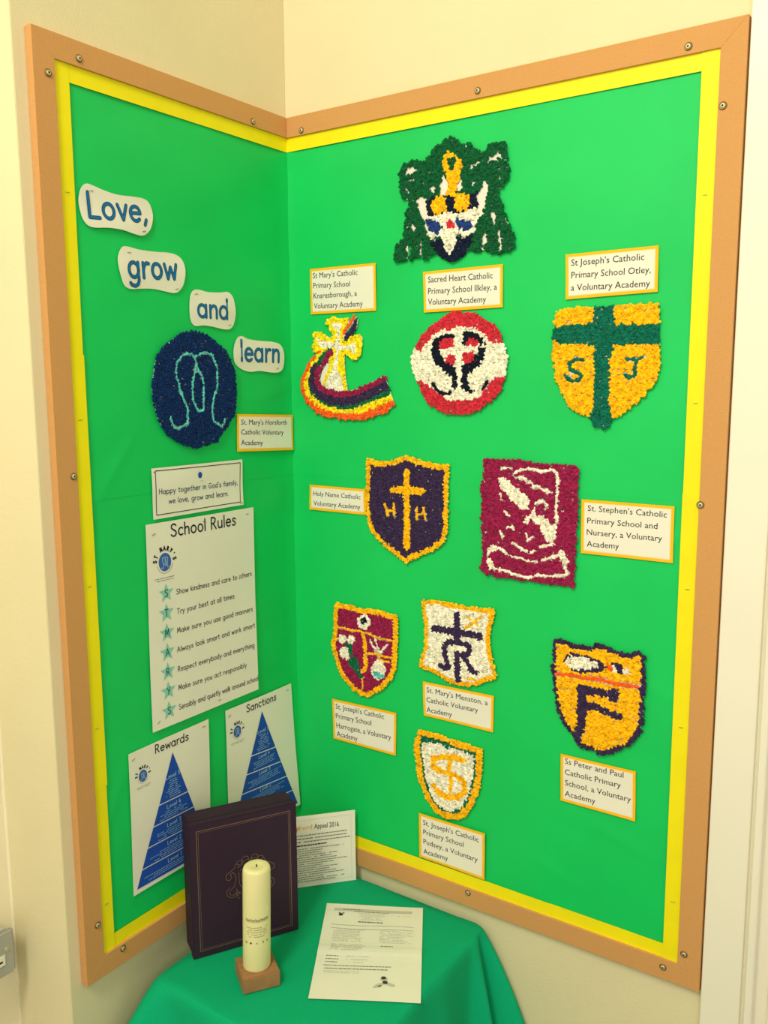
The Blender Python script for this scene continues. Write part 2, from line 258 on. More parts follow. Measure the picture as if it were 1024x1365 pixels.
DATA = {
 'labels': [
  ['R', [[51.0, 970.8], [176.4, 970.4], [176.6, 901.2], [52.2, 901.4]], [["St Mary's Catholic", 57.1, 956.3, 143.8, 955.4, 8.26], ['Primary School', 57.7, 941.1, 129.5, 939.6, 8.28], ['Knaresborough, a', 58.2, 925.4, 142.1, 924.8, 8.31], ['Voluntary Academy', 58.8, 909.8, 152.5, 909.1, 8.34]], 'yellow-edged name card above the rainbow and cross emblem'],
  ['R', [[259.1, 951.4], [385.9, 952.7], [386.8, 895.6], [261.1, 894.3]], [['Sacred Heart Catholic', 267.9, 935.9, 371.0, 934.9, 8.53], ['Primary School Ilkley, a', 268.0, 919.7, 377.8, 919.3, 8.56], ['Voluntary Academy', 268.0, 904.8, 361.3, 903.6, 8.59]], 'yellow-edged name card directly above the round red and white emblem'],
  ['R', [[475.9, 957.6], [596.4, 958.6], [597.2, 903.5], [477.8, 900.7]], [["St Joseph's Catholic", 484.2, 942.7, 579.2, 942.8, 8.1], ['Primary School Otley,', 484.7, 927.1, 588.0, 926.8, 8.13], ['a Voluntary Academy', 484.7, 911.4, 587.7, 910.4, 8.16]], 'yellow-edged name card above the yellow shield with green cross'],
  ['R', [[43.5, 632.0], [154.3, 631.1], [155.2, 590.8], [42.6, 591.1]], [['Holy Name Catholic', 51.2, 614.7, 145.3, 615.0, 7.47], ['Voluntary Academy', 51.6, 598.9, 144.8, 599.4, 7.5]], 'small two-line yellow-edged name card left of the purple shield with yellow cross'],
  ['R', [[507.0, 640.6], [629.0, 640.1], [630.0, 567.9], [508.2, 568.1]], [["St. Stephen's Catholic", 516.0, 625.9, 620.1, 625.4, 7.65], ['Primary School and', 515.9, 609.4, 609.0, 609.8, 7.68], ['Nursery, a Voluntary', 515.8, 593.9, 615.5, 594.5, 7.71], ['Academy', 516.3, 578.2, 560.1, 579.0, 7.74]], 'yellow-edged name card right of the rectangular maroon emblem'],
  ['R', [[83.7, 278.1], [210.9, 280.4], [209.8, 209.4], [85.1, 209.2]], [["St. Joseph's Catholic", 91.4, 262.7, 187.8, 265.4, 8.88], ['Primary School', 91.2, 246.2, 162.7, 249.1, 8.91], ['Harrogate, a Voluntary', 92.0, 229.8, 201.0, 233.9, 8.94], ['Academy', 92.6, 215.3, 135.0, 216.3, 8.97]], 'yellow-edged name card below the maroon quartered shield'],
  ['R', [[259.7, 341.7], [381.3, 342.9], [380.9, 287.2], [261.7, 287.5]], [["St. Mary's Menston, a", 266.9, 326.2, 371.7, 326.7, 8.17], ['Catholic Voluntary', 267.0, 310.7, 355.8, 312.1, 8.2], ['Academy', 267.0, 294.5, 311.7, 296.0, 8.23]], 'yellow-edged name card below the white shield with purple letters'],
  ['R', [[254.8, 126.7], [370.7, 126.8], [371.0, 52.5], [255.6, 53.5]], [["St. Joseph's Catholic", 262.7, 109.9, 360.9, 110.5, 8.36], ['Primary School', 263.3, 94.5, 335.0, 94.4, 8.38], ['Pudsey, a Voluntary', 263.3, 78.4, 359.3, 77.6, 8.41], ['Academy', 263.3, 61.6, 307.5, 62.9, 8.44]], 'lowest yellow-edged name card, overlapping the bottom yellow border'],
  ['R', [[486.6, 280.0], [593.1, 281.1], [595.0, 210.7], [488.3, 211.5]], [['Ss Peter and Paul', 493.5, 267.7, 577.1, 268.3, 8.11], ['Catholic Primary', 494.0, 251.9, 573.8, 252.8, 8.14], ['School, a Voluntary', 494.4, 236.1, 588.1, 236.2, 8.16], ['Academy', 494.6, 220.1, 539.1, 220.4, 8.19]], 'yellow-edged name card below the yellow shield with purple F'],
  ['L', [[-137.1, 749.2], [-18.3, 744.0], [-17.8, 687.0], [-138.5, 692.8]], [["St. Mary's Horsforth", -129.7, 733.1, -26.9, 728.5, 7.78], ['Catholic Voluntary', -130.3, 718.3, -34.9, 713.0, 7.8], ['Academy', -131.0, 702.3, -83.8, 699.4, 7.82]], 'yellow-edged name card in the corner beside the dark blue oval emblem']],
 'clouds': [
  ['Love,', [[-400.3, 1018.8], [-397.2, 1030.3], [-390.0, 1037.6], [-379.7, 1037.4], [-364.1, 1034.5], [-342.6, 1032.4], [-320.2, 1033.8], [-300.9, 1034.3], [-291.4, 1030.5], [-286.0, 1020.9], [-285.8, 1010.4], [-290.4, 997.8], [-297.6, 990.3], [-305.6, 986.9], [-319.1, 987.5], [-337.7, 990.0], [-359.7, 989.6], [-377.6, 987.2], [-388.7, 987.9], [-396.1, 994.7], [-399.7, 1007.9]], [-388.0, 998.6], [-295.5, 1005.5], 29.49, 'wavy-edged white paper reading Love, in blue at upper left of left board'],
  ['grow', [[-344.8, 958.7], [-338.3, 968.7], [-329.6, 970.3], [-312.5, 968.8], [-284.8, 969.0], [-260.2, 970.6], [-243.5, 968.5], [-234.5, 961.6], [-231.6, 949.3], [-234.6, 933.2], [-240.7, 923.9], [-250.4, 918.1], [-267.2, 918.6], [-287.5, 920.4], [-307.5, 919.3], [-327.0, 917.2], [-338.1, 921.3], [-344.0, 935.4], [-346.2, 948.3]], [-329.9, 932.0], [-247.3, 936.8], 30.61, 'wavy-edged white paper reading grow in blue'],
  ['and', [[-222.3, 916.7], [-215.3, 924.7], [-205.4, 926.1], [-188.1, 924.2], [-164.7, 925.4], [-149.3, 927.3], [-139.8, 921.3], [-135.4, 908.1], [-134.5, 894.5], [-138.6, 880.7], [-147.7, 874.1], [-162.2, 873.5], [-181.1, 875.9], [-199.6, 877.0], [-215.5, 875.3], [-223.2, 881.3], [-225.6, 895.7]], [-210.3, 888.5], [-151.0, 888.5], 27.65, 'wavy-edged white paper reading and in blue, above the blue oval emblem'],
  ['learn', [[-138.9, 849.9], [-130.9, 862.2], [-120.7, 865.0], [-108.1, 861.3], [-82.1, 859.4], [-55.1, 859.0], [-35.8, 854.9], [-27.8, 842.3], [-27.1, 827.6], [-31.5, 816.4], [-42.9, 811.6], [-62.3, 811.8], [-83.8, 813.8], [-104.9, 812.2], [-122.7, 815.6], [-137.5, 824.1], [-141.0, 836.1]], [-125.7, 828.8], [-39.5, 828.1], 29.86, 'wavy-edged white paper reading learn in blue, nearest the corner']],
 'rules': {
 'quad': [
  [-320.5, 605.2],
  [-107.4, 604.2],
  [-110.9, 310.8],
  [-324.7, 310.5]],
 'title': [
  'School Rules',
  -277.7,
  582.8,
  -148.7,
  582.1,
  17.33],
 'logo': [
  -290.4,
  548.8,
  13.0],
 'tiny': [
  [-311.1, 525.8, -270.2, 525.6],
  [-306.6, 522.1, -274.1, 521.6]],
 'stars': [
  ['S', -290.4, 504.4],
  ['T', -291.2, 476.0],
  ['M', -291.7, 447.4],
  ['A', -292.3, 419.0],
  ['R', -293.0, 390.7],
  ['Y', -293.8, 362.6],
  ['S', -294.4, 333.7]],
 'star_r': 13.9,
 'lines': [
  ['Show kindness and care to others', -272.1, 498.7, -116.2, 497.0, 8.75],
  ['Try your best at all times', -271.8, 470.1, -156.4, 469.3, 8.81],
  ['Make sure you use good manners', -273.3, 442.3, -116.9, 440.3, 8.85],
  ['Always look smart and work smart', -274.7, 414.4, -113.4, 413.3, 8.89],
  ['Respect everybody and everything', -275.0, 385.4, -116.7, 381.8, 8.94],
  ['Make sure you act responsibly', -275.7, 358.0, -135.9, 354.5, 8.98],
  ['Sensibly and quietly walk around school', -276.6, 329.1, -111.5, 325.9, 9.02]]},
 'happy': {
 'quad': [
  [-305.9, 680.8],
  [-128.5, 680.2],
  [-128.5, 610.5],
  [-306.4, 610.4]],
 'rect': [
  [-300.1, 677.0],
  [-133.9, 675.6],
  [-135.5, 615.6],
  [-300.9, 616.1]],
 'lines': [
  ["Happy together in God's family,", -295.4, 644.4, -139.6, 642.4, 8.01],
  ['we love, grow and learn.', -278.1, 629.6, -160.1, 627.9, 8.13]],
 'logo': [
  -217.9,
  664.3,
  4.6]},
 'rewards': {
 'quad': [
  [-367.7, 293.8],
  [-218.1, 295.5],
  [-220.8, 87.1],
  [-370.3, 85.4]],
 'title': [
  'Rewards',
  -321.8,
  278.5,
  -259.8,
  277.3,
  13.27],
 'logo': [
  -345.2,
  254.5,
  8.6],
 'apex': [
  -290.4,
  269.1],
 'base0': [
  -364.2,
  91.9],
 'cuts': [
  [-317.6, 199.2, -262.6, 200.0],
  [-328.2, 171.6, -252.2, 172.1],
  [-340.0, 144.5, -276.4, 145.3],
  [-352.1, 117.0, -276.6, 117.3],
  [-364.2, 91.9, -278.1, 88.3]]},
 'sanctions': {
 'quad': [
  [-181.3, 296.2],
  [-26.9, 295.3],
  [-9.6, 67.5],
  [-181.3, 147.3]],
 'title': [
  'Sanctions',
  -136.2,
  279.4,
  -66.5,
  279.1,
  12.94],
 'logo': [
  -157.8,
  255.2,
  9.6],
 'apex': [
  -101.1,
  270.3],
 'base0': [
  -153.5,
  149.0],
 'base1': [
  -13.1,
  78.5],
 'cuts': [
  [-130.4, 203.5, -74.5, 202.0],
  [-142.3, 175.7, -61.3, 172.2],
  [-153.5, 149.0, -45.0, 141.8],
  [-41.8, 112.2, -29.3, 109.8]]},
 'emblems': [
  ['crest_collage', 'green and black mantled crest of crumpled paper, at the top above the red round emblem', 'R', [308.0, 1044.5], [[[-93.4, -75.8], [-97.6, -67.4], [-94.7, -51.8], [-82.1, -43.8], [-76.6, -15.2], [-69.7, 8.5], [-79.3, 9.6], [-86.2, 21.5], [-86.1, 37.0], [-88.9, 46.2], [-81.9, 57.5], [-65.6, 61.8], [-49.4, 57.4], [-36.2, 63.1], [-31.0, 73.1], [-18.0, 75.5], [-12.8, 81.1], [-1.3, 83.2], [10.1, 76.6], [17.7, 70.2], [28.9, 71.7], [31.5, 64.0], [50.0, 56.2], [57.2, 65.4], [71.6, 64.3], [81.5, 63.9], [82.6, 46.4], [86.4, 29.5], [84.2, 17.5], [76.1, 7.2], [70.1, 5.9], [72.7, -5.8], [79.0, -23.2], [88.8, -42.9], [97.6, -68.7], [90.6, -76.5], [76.3, -78.4], [54.2, -73.4], [34.3, -71.7], [24.2, -70.9], [15.3, -78.8], [1.2, -83.2], [-11.9, -78.8], [-25.1, -68.9], [-35.7, -72.5], [-43.8, -77.4], [-47.9, -74.8], [-47.6, -49.2], [-52.5, -48.8], [-53.3, -73.7], [-69.7, -74.7], [-66.1, -55.4], [-76.6, -51.1], [-75.2, -69.3], [-78.0, -75.8]]], [['mantling', 'dkgreen', 'field'], ['bare_patch', 'bare', 'poly', [[-80.6, 41.9], [-75.1, 51.0], [-65.6, 54.6], [-58.0, 48.3], [-65.6, 44.3], [-75.1, 42.2]]], ['bare_patch', 'bare', 'poly', [[-73.2, 35.8], [-62.9, 35.2], [-62.3, 30.9], [-71.6, 32.1]]], ['bare_patch', 'bare', 'poly', [[-46.2, 39.6], [-37.4, 41.7], [-36.1, 39.4], [-44.1, 37.4]]], ['bare_patch', 'bare', 'poly', [[-78.1, 25.9], [-72.7, 23.6], [-72.7, 17.2], [-76.5, 19.5]]], ['bare_patch', 'bare', 'poly', [[-39.2, 20.7], [-27.6, 23.1], [-26.3, 17.6], [-30.7, 13.1]]], ['bare_patch', 'bare', 'poly', [[23.5, 40.0], [41.6, 45.5], [42.9, 41.2], [30.5, 39.1], [25.6, 36.8]]], ['bare_patch', 'bare', 'poly', [[51.9, 39.3], [56.2, 48.1], [70.5, 54.3], [76.7, 44.2], [65.9, 44.6], [57.5, 41.7]]], ['bare_patch', 'bare', 'poly', [[65.4, 31.5], [73.7, 34.1], [70.9, 30.4]]], ['bare_patch', 'bare', 'poly', [[68.2, 20.0], [73.4, 25.1], [77.5, 21.5], [72.3, 18.2]]], ['bare_patch', 'bare', 'poly', [[27.8, 19.5], [36.9, 21.5], [37.5, 16.1], [32.8, 13.6]]], ['bare_patch', 'bare', 'poly', [[-58.8, 7.7], [-49.4, 11.0], [-44.0, 8.8], [-40.8, -1.4], [-40.7, -19.0], [-37.2, -32.5], [-35.3, -50.4], [-41.2, -41.0], [-46.6, -25.0], [-53.4, -13.2], [-56.9, -1.8]]], ['bare_patch', 'bare', 'poly', [[39.1, 6.5], [45.7, 11.6], [50.5, 20.8], [57.2, 12.7], [53.7, 0.5], [51.5, -16.0], [44.2, -30.0], [38.9, -35.8], [39.8, -14.7]]], ['bare_patch', 'bare', 'poly', [[-20.2, 9.3], [-17.7, 34.8], [-12.6, 39.5], [-4.7, 11.7], [-9.8, 8.0]]], ['bare_patch', 'bare', 'poly', [[5.6, 10.5], [10.5, 31.2], [16.2, 24.1], [16.3, 13.5], [12.0, 8.2]]], ['bare_patch', 'bare', 'poly', [[-68.3, -22.8], [-62.3, -23.4], [-60.1, -34.7], [-62.8, -42.3], [-66.7, -31.9]]], ['bare_patch', 'bare', 'poly', [[58.4, -19.9], [64.5, -21.6], [67.5, -30.3], [63.6, -41.2], [61.7, -31.8]]], ['bare_patch', 'bare', 'poly', [[46.1, -57.8], [51.3, -43.4], [56.4, -52.4], [52.1, -60.5], [50.2, -73.1], [46.8, -71.7]]], ['bare_patch', 'bare', 'poly', [[69.3, -51.5], [74.5, -44.6], [76.4, -58.5], [77.8, -69.1], [72.6, -76.5], [71.9, -60.1]]], ['shield', 'navy', 'poly', [[-42.7, 6.4], [38.4, 5.5], [38.6, -14.6], [18.6, -18.8], [-38.6, -21.4]]], ['shield', 'navy', 'poly', [[-37.1, -52.4], [34.0, -49.2], [31.6, -60.8], [15.3, -78.8], [1.2, -83.2], [-11.9, -78.8], [-25.1, -68.9]]], ['crown', 'gold', 'poly', [[-18.4, 53.1], [-14.0, 62.1], [-5.0, 64.0], [7.8, 58.0], [15.4, 49.5], [13.0, 35.1], [8.1, 20.9], [3.1, 6.5], [-2.0, 3.9], [-9.8, 9.1], [-4.7, 18.2], [-8.6, 29.4], [-12.6, 42.7]]], ['mantling', 'dkgreen', 'poly', [[-8.8, 55.0], [0.1, 57.0], [5.8, 50.9], [1.5, 41.9], [-3.6, 40.5], [-7.0, 47.3]]], ['sun', 'gold', 'poly', [[-36.0, 1.3], [-24.1, 7.6], [-12.4, 6.2], [-8.4, -5.1], [-8.4, -13.7], [-22.7, -17.6], [-32.0, -11.1]]], ['sun', 'gold', 'poly', [[5.6, 7.3], [25.9, 5.9], [27.7, -2.7], [24.9, -17.3], [13.5, -16.5], [3.2, -10.7]]], ['band', 'white', 'poly', [[-39.9, -19.1], [-22.7, -17.6], [-4.5, -14.1], [8.4, -18.7], [38.6, -14.6], [43.7, -25.7], [37.6, -35.7], [39.0, -44.3], [29.0, -49.8], [8.7, -47.9], [6.2, -62.8], [-1.5, -73.1], [-12.0, -65.6], [-14.7, -50.1], [-19.9, -45.2], [-35.8, -51.4], [-38.5, -36.8]]], ['wave', 'blue', 'poly', [[-42.6, -22.1], [-29.3, -24.6], [-14.2, -34.8], [-22.6, -44.5], [-37.2, -37.0]]], ['wave', 'blue', 'poly', [[5.4, -23.8], [18.7, -29.5], [33.3, -32.7], [28.4, -43.3], [13.7, -42.3], [7.0, -33.7]]], ['heart', 'red', 'poly', [[-10.1, -30.9], [-3.1, -25.7], [4.4, -32.3], [1.4, -39.4], [-7.4, -38.5]]]], 3.7],
  ['oval_emblem_collage', 'dark blue oval crumpled-paper emblem with looping turquoise letter', 'L', [-219.8, 785.8], [[[-1.5, 81.8], [9.9, 81.6], [25.1, 77.4], [40.4, 69.5], [54.1, 62.2], [63.9, 53.2], [71.6, 40.3], [78.4, 27.4], [80.8, 11.3], [81.1, -6.3], [79.2, -26.9], [75.6, -37.1], [63.5, -49.9], [48.5, -63.9], [38.8, -75.0], [17.7, -78.8], [-3.8, -81.8], [-20.7, -78.6], [-40.7, -70.5], [-58.1, -59.9], [-68.0, -47.3], [-75.8, -30.9], [-79.3, -14.8], [-81.1, 3.8], [-78.1, 20.9], [-73.8, 38.0], [-66.1, 51.4], [-53.3, 62.3], [-38.6, 72.1], [-20.2, 78.9]]], [['oval', 'navyblue', 'field'], ['looped_letter', 'turq', 'stroke', [[-50.7, -37.8], [-47.5, -45.4], [-43.3, -51.1], [-36.1, -53.4], [-26.7, -49.0], [-19.1, -46.6], [-19.1, -35.4], [-18.1, -25.8], [-23.2, -17.3], [-27.3, -7.6], [-31.5, 0.6], [-33.7, 11.6], [-37.8, 19.0], [-37.3, 29.2], [-34.1, 38.7], [-25.5, 47.0], [-16.1, 50.6], [-6.8, 50.1], [-2.3, 46.1]], 4.45], ['looped_letter', 'turq', 'stroke', [[-1.3, 46.1], [8.4, 50.4], [20.1, 53.5], [31.6, 49.6], [38.1, 41.2], [41.6, 29.9], [41.6, 17.1], [40.4, 2.8], [33.8, -10.0], [29.8, -24.2], [29.6, -35.6], [32.1, -45.8], [43.0, -51.3], [47.9, -53.7], [51.3, -48.0], [54.5, -43.7]], 4.12], ['looped_letter', 'turq', 'stroke', [[-1.0, 44.7], [0.0, 35.1], [-2.4, 25.4], [-6.8, 12.9], [-8.5, -2.4], [-7.2, -14.9], [-2.0, -24.8], [3.5, -30.6], [12.3, -28.0], [12.8, -16.7], [13.5, -2.6], [14.0, 8.6], [12.6, 18.5], [6.2, 25.4], [1.8, 33.7]], 4.12]], 2.9],
  ['rainbow_cross_collage', 'white and yellow cross over a curved rainbow of crumpled paper', 'R', [120.8, 817.3], [[[-38.1, 69.8], [-27.9, 76.4], [-18.0, 76.8], [-10.1, 75.6], [5.6, 76.5], [6.5, 68.0], [1.5, 62.1], [-4.5, 53.0], [-6.5, 46.9], [-2.7, 39.0], [9.1, 44.8], [18.9, 49.9], [26.6, 50.1], [31.3, 44.9], [30.3, 33.5], [27.2, 19.7], [20.4, 12.2], [10.7, 15.4], [-2.9, 22.7], [-3.2, 4.8], [-1.5, -14.0], [2.2, -36.0], [-13.8, -40.8], [-36.0, -36.1], [-48.1, -29.7], [-52.0, -16.9], [-47.6, -4.1], [-33.0, 14.7], [-24.8, 25.6], [-38.9, 24.3], [-56.3, 23.1], [-63.5, 28.1], [-65.4, 34.5], [-60.1, 40.7], [-65.0, 52.7], [-58.7, 57.3], [-46.5, 54.5], [-32.4, 47.7], [-24.5, 41.2], [-25.3, 52.2], [-30.2, 63.3]], [[-51.1, 26.2], [-72.2, 10.6], [-83.0, -5.3], [-89.8, -23.1], [-90.1, -36.2], [-79.9, -52.4], [-61.3, -66.9], [-44.8, -73.9], [-20.4, -76.7], [-0.4, -77.9], [23.2, -79.1], [50.3, -73.9], [76.7, -65.0], [90.1, -54.9], [82.4, -37.4], [72.4, -12.3], [50.7, -20.6], [27.7, -29.8], [2.2, -36.0], [-13.8, -40.8], [-36.0, -36.1], [-48.1, -29.7], [-54.1, -16.8], [-49.7, -4.1], [-24.8, 25.6], [-32.8, 27.3]], [[16.3, 79.1], [24.0, 74.2], [20.9, 59.8], [5.2, 43.4], [-4.6, 43.7], [-6.5, 50.0]]], [['cross_edging', 'yellow', 'field'], ['cross', 'white', 'poly', [[-25.1, 67.8], [-5.2, 67.7], [-10.4, 51.7], [-10.6, 38.5], [1.1, 32.7], [14.9, 37.0], [21.7, 39.8], [20.5, 23.0], [14.7, 23.1], [7.0, 27.9], [-12.7, 28.4], [-16.2, -1.3], [-7.5, -17.1], [-4.7, -34.5], [-17.8, -38.4], [-35.9, -32.9], [-39.8, -24.9], [-27.2, -1.2], [-18.9, 14.4], [-18.7, 31.7], [-38.8, 32.2], [-53.1, 33.4], [-55.8, 48.5], [-48.7, 45.1], [-38.6, 43.2], [-22.6, 38.0], [-16.5, 45.7], [-18.3, 56.6], [-22.2, 61.4]]], ['bare_patch', 'bare', 'poly', [[-33.0, 14.7], [-29.1, 5.2], [-39.5, -9.0], [-46.0, -28.1], [-53.0, -16.8], [-49.7, -4.1]]], ['orange_stripe', 'orange', 'stroke', [[-46.1, 22.9], [-55.4, 16.7], [-68.1, 8.2], [-78.8, -7.0], [-85.5, -21.5], [-86.8, -32.9], [-79.8, -47.5], [-65.3, -60.4], [-46.8, -69.9], [-24.4, -72.0], [-4.3, -74.8], [23.3, -74.3], [50.3, -68.4], [73.0, -60.4], [87.0, -52.6]], 10.67], ['yellow_stripe', 'yellow', 'stroke', [[-38.9, 24.3], [-53.4, 15.1], [-64.0, 2.5], [-72.6, -10.3], [-77.1, -24.8], [-74.3, -39.4], [-56.8, -50.6], [-36.4, -60.1], [-12.2, -64.6], [11.7, -64.3], [35.1, -56.2], [58.1, -51.3], [82.4, -45.0]], 10.31], ['green_stripe', 'green', 'stroke', [[-28.8, 26.4], [-41.1, 19.6], [-54.6, 7.1], [-64.2, -7.1], [-70.8, -23.2], [-65.9, -36.1], [-50.5, -47.4], [-32.2, -53.7], [-4.1, -59.0], [11.7, -58.0], [35.2, -50.0], [56.2, -43.6], [78.7, -37.4]], 8.89], ['purple_stripe', 'purple', 'stroke', [[-60.0, -2.4], [-64.4, -16.8], [-62.6, -29.7], [-48.3, -40.9], [-26.0, -48.8], [-9.9, -50.3], [11.9, -47.0], [39.1, -40.6], [58.2, -32.9], [76.0, -25.2]], 14.23], ['maroon_stripe', 'maroon', 'stroke', [[-28.8, 24.1], [-39.1, 13.2], [-51.6, 0.7], [-57.1, -13.6], [-54.2, -26.5], [-40.0, -34.5], [-19.8, -39.2], [4.1, -39.2], [27.6, -34.4], [50.7, -23.6], [71.4, -16.1]], 8.54], ['orange_stripe', 'orange', 'stroke', [[17.3, 77.5], [7.4, 64.9], [-3.5, 53.8]], 6.05], ['yellow_stripe', 'yellow', 'stroke', [[20.2, 75.8], [10.3, 63.3], [-1.5, 51.4]], 3.56], ['green_stripe', 'green', 'stroke', [[21.1, 72.8], [13.2, 61.6], [-2.6, 47.5]], 6.76], ['purple_stripe', 'purple', 'stroke', [[22.0, 68.1], [16.1, 56.9], [1.3, 45.1]], 7.11]], 3.6],
  ['round_emblem_collage', 'round red and white crumpled-paper emblem with black heart outline and white cross', 'R', [318.3, 821.2], [[[-77.3, 7.4], [-75.5, 16.3], [-70.2, 26.5], [-61.5, 39.4], [-49.3, 50.6], [-32.2, 61.4], [-12.0, 70.5], [-2.1, 71.7], [11.1, 69.4], [27.3, 68.0], [43.4, 59.6], [57.7, 51.4], [64.1, 44.9], [68.2, 32.4], [72.2, 24.0], [76.3, 12.9], [77.3, -1.0], [76.7, -12.1], [73.0, -23.2], [67.0, -38.5], [57.7, -48.4], [45.0, -57.0], [33.8, -65.7], [19.1, -70.3], [-0.9, -71.7], [-19.5, -70.1], [-38.5, -62.3], [-49.0, -56.5], [-57.8, -43.1], [-66.7, -26.8], [-72.0, -16.4], [-76.4, -2.9]]], [['white_ground', 'white', 'field'], ['red_rim', 'red', 'poly', [[-72.0, 26.5], [-61.5, 40.9], [-49.3, 52.0], [-32.2, 62.9], [-12.1, 71.9], [-2.1, 73.2], [11.1, 70.8], [27.3, 69.4], [43.4, 61.0], [59.3, 51.3], [65.7, 44.9], [69.8, 32.4], [72.2, 24.7], [62.8, 27.0], [53.4, 28.7], [47.0, 31.7], [43.7, 40.1], [34.0, 44.7], [24.3, 49.2], [12.9, 48.3], [4.7, 53.5], [-6.9, 49.0], [-16.9, 45.1], [-20.3, 49.5], [-35.5, 42.9], [-44.1, 35.9], [-52.7, 28.9], [-61.4, 16.0]]], ['red_rim', 'red', 'poly', [[-68.4, -26.8], [-59.6, -23.1], [-49.1, -29.8], [-38.6, -37.2], [-24.8, -46.0], [-18.0, -52.5], [-6.1, -51.7], [5.6, -49.4], [22.2, -51.5], [35.2, -47.1], [43.1, -38.6], [51.0, -28.7], [60.4, -18.9], [74.5, -20.4], [68.6, -38.5], [59.3, -49.8], [46.6, -58.4], [33.8, -67.2], [19.1, -71.7], [-0.9, -73.5], [-19.5, -71.6], [-38.5, -63.8], [-50.7, -58.0], [-59.6, -43.1]]], ['heart_outline', 'black', 'poly', [[-11.0, 41.3], [-5.1, 37.6], [-5.9, 31.9], [-15.2, 36.4], [-23.6, 35.3], [-30.4, 31.2], [-31.2, 24.0], [-28.6, 15.2], [-25.1, 7.9], [-20.0, 0.6], [-9.8, -2.5], [-3.9, -6.9], [0.3, -17.0], [-3.8, -22.7], [-0.4, -31.4], [-2.9, -35.7], [-7.9, -33.5], [-6.4, -16.9], [-11.4, -15.4], [-19.9, -11.0], [-25.0, -5.1], [-33.6, -0.6], [-40.5, 9.7], [-43.1, 14.1], [-40.6, 28.6], [-37.2, 34.3], [-27.0, 38.3], [-16.9, 40.8]]], ['heart_outline', 'black', 'poly', [[8.1, 41.4], [17.9, 43.1], [30.9, 39.2], [37.4, 33.4], [44.7, 24.8], [37.5, 25.0], [32.6, 30.7], [24.5, 34.5], [16.3, 34.0], [13.2, 25.6], [8.2, 27.2]]], ['heart_outline', 'black', 'poly', [[34.3, 20.8], [44.0, 19.2], [42.4, 13.6], [43.4, 5.2], [37.8, 3.9], [34.6, 2.5], [34.6, -2.4], [26.6, -7.2], [23.4, -11.5], [16.8, -11.4], [14.4, -17.1], [17.0, -25.7], [15.4, -31.4], [22.0, -37.9], [28.6, -38.6], [22.1, -42.2], [13.0, -37.9], [6.3, -31.4], [5.3, -21.3], [9.4, -15.6], [8.5, -4.2], [18.3, -0.0], [26.4, 5.5], [32.8, 13.8]]], ['heart_outline', 'black', 'stroke', [[-41.3, -28.4], [-33.4, -37.2], [-23.1, -43.0], [-14.6, -42.3], [-9.6, -38.6]], 4.94], ['heart_outline', 'black', 'stroke', [[47.0, -25.1], [43.8, -31.5], [38.3, -36.9]], 5.87], ['heart_filling', 'red', 'poly', [[-29.5, 31.1], [-18.5, 35.8], [-5.1, 34.7], [-5.0, 24.7], [-18.4, 20.0], [-28.6, 21.0]]], ['heart_filling', 'red', 'poly', [[13.2, 24.9], [16.3, 34.0], [26.1, 34.4], [33.4, 29.3], [32.7, 24.0], [21.3, 24.8]]], ['heart_filling', 'red', 'poly', [[-20.0, 9.3], [-8.3, 12.6], [-2.4, 10.3], [-3.2, 0.3], [-8.2, -1.8], [-20.0, 0.6]]], ['heart_filling', 'red', 'poly', [[8.3, 14.4], [24.7, 14.0], [28.0, 8.3], [21.6, 1.3], [11.8, -1.3], [8.4, 3.0]]]], 3.3],
  ['shield_collage', 'yellow shield of crumpled paper with dark green cross and letters S J', 'R', [532.5, 812.3], [[[-66.9, 73.8], [-38.0, 78.2], [-14.1, 77.3], [11.4, 76.4], [32.1, 76.0], [50.3, 78.9], [66.3, 77.1], [68.8, 53.7], [69.9, 26.4], [71.1, 6.8], [69.9, -12.9], [62.3, -22.8], [52.6, -34.8], [38.7, -49.0], [24.5, -59.4], [13.0, -63.7], [8.0, -76.2], [-0.5, -78.9], [-11.6, -72.5], [-16.2, -65.3], [-25.2, -60.2], [-45.6, -50.0], [-55.1, -31.0], [-64.6, -16.2], [-68.7, 9.2], [-71.1, 15.5], [-69.3, 32.3], [-70.7, 42.8], [-68.7, 57.3]]], [['field', 'gold', 'field'], ['cross', 'tealgreen', 'poly', [[-14.2, 79.4], [11.3, 78.4], [12.1, 54.1], [70.9, 52.7], [72.2, 28.3], [42.0, 29.1], [13.0, 27.9], [8.3, 9.9], [8.4, -24.7], [9.1, -45.2], [12.9, -61.7], [11.3, -78.2], [-0.4, -81.6], [-13.7, -74.7], [-15.3, -60.1], [-11.4, -43.4], [-11.3, -12.3], [-13.1, 10.3], [-11.5, 28.6], [-36.7, 31.4], [-59.0, 29.9], [-72.9, 40.8], [-70.9, 53.2], [-39.6, 56.1], [-15.6, 57.2]]], ['letter', 'tealgreen', 'stroke', [[-28.4, 10.5], [-38.3, 11.8], [-46.0, 6.7], [-44.7, -1.7], [-33.4, -6.0], [-28.9, -10.1], [-33.1, -15.3], [-44.3, -16.3], [-52.3, -8.9]], 5.65], ['letter', 'tealgreen', 'stroke', [[30.3, 11.1], [42.7, 9.8], [50.8, 12.1]], 5.23], ['letter', 'tealgreen', 'stroke', [[42.1, 9.3], [41.2, -2.7], [39.4, -11.1], [32.2, -12.7], [27.9, -8.6]], 5.86]], 3.5],
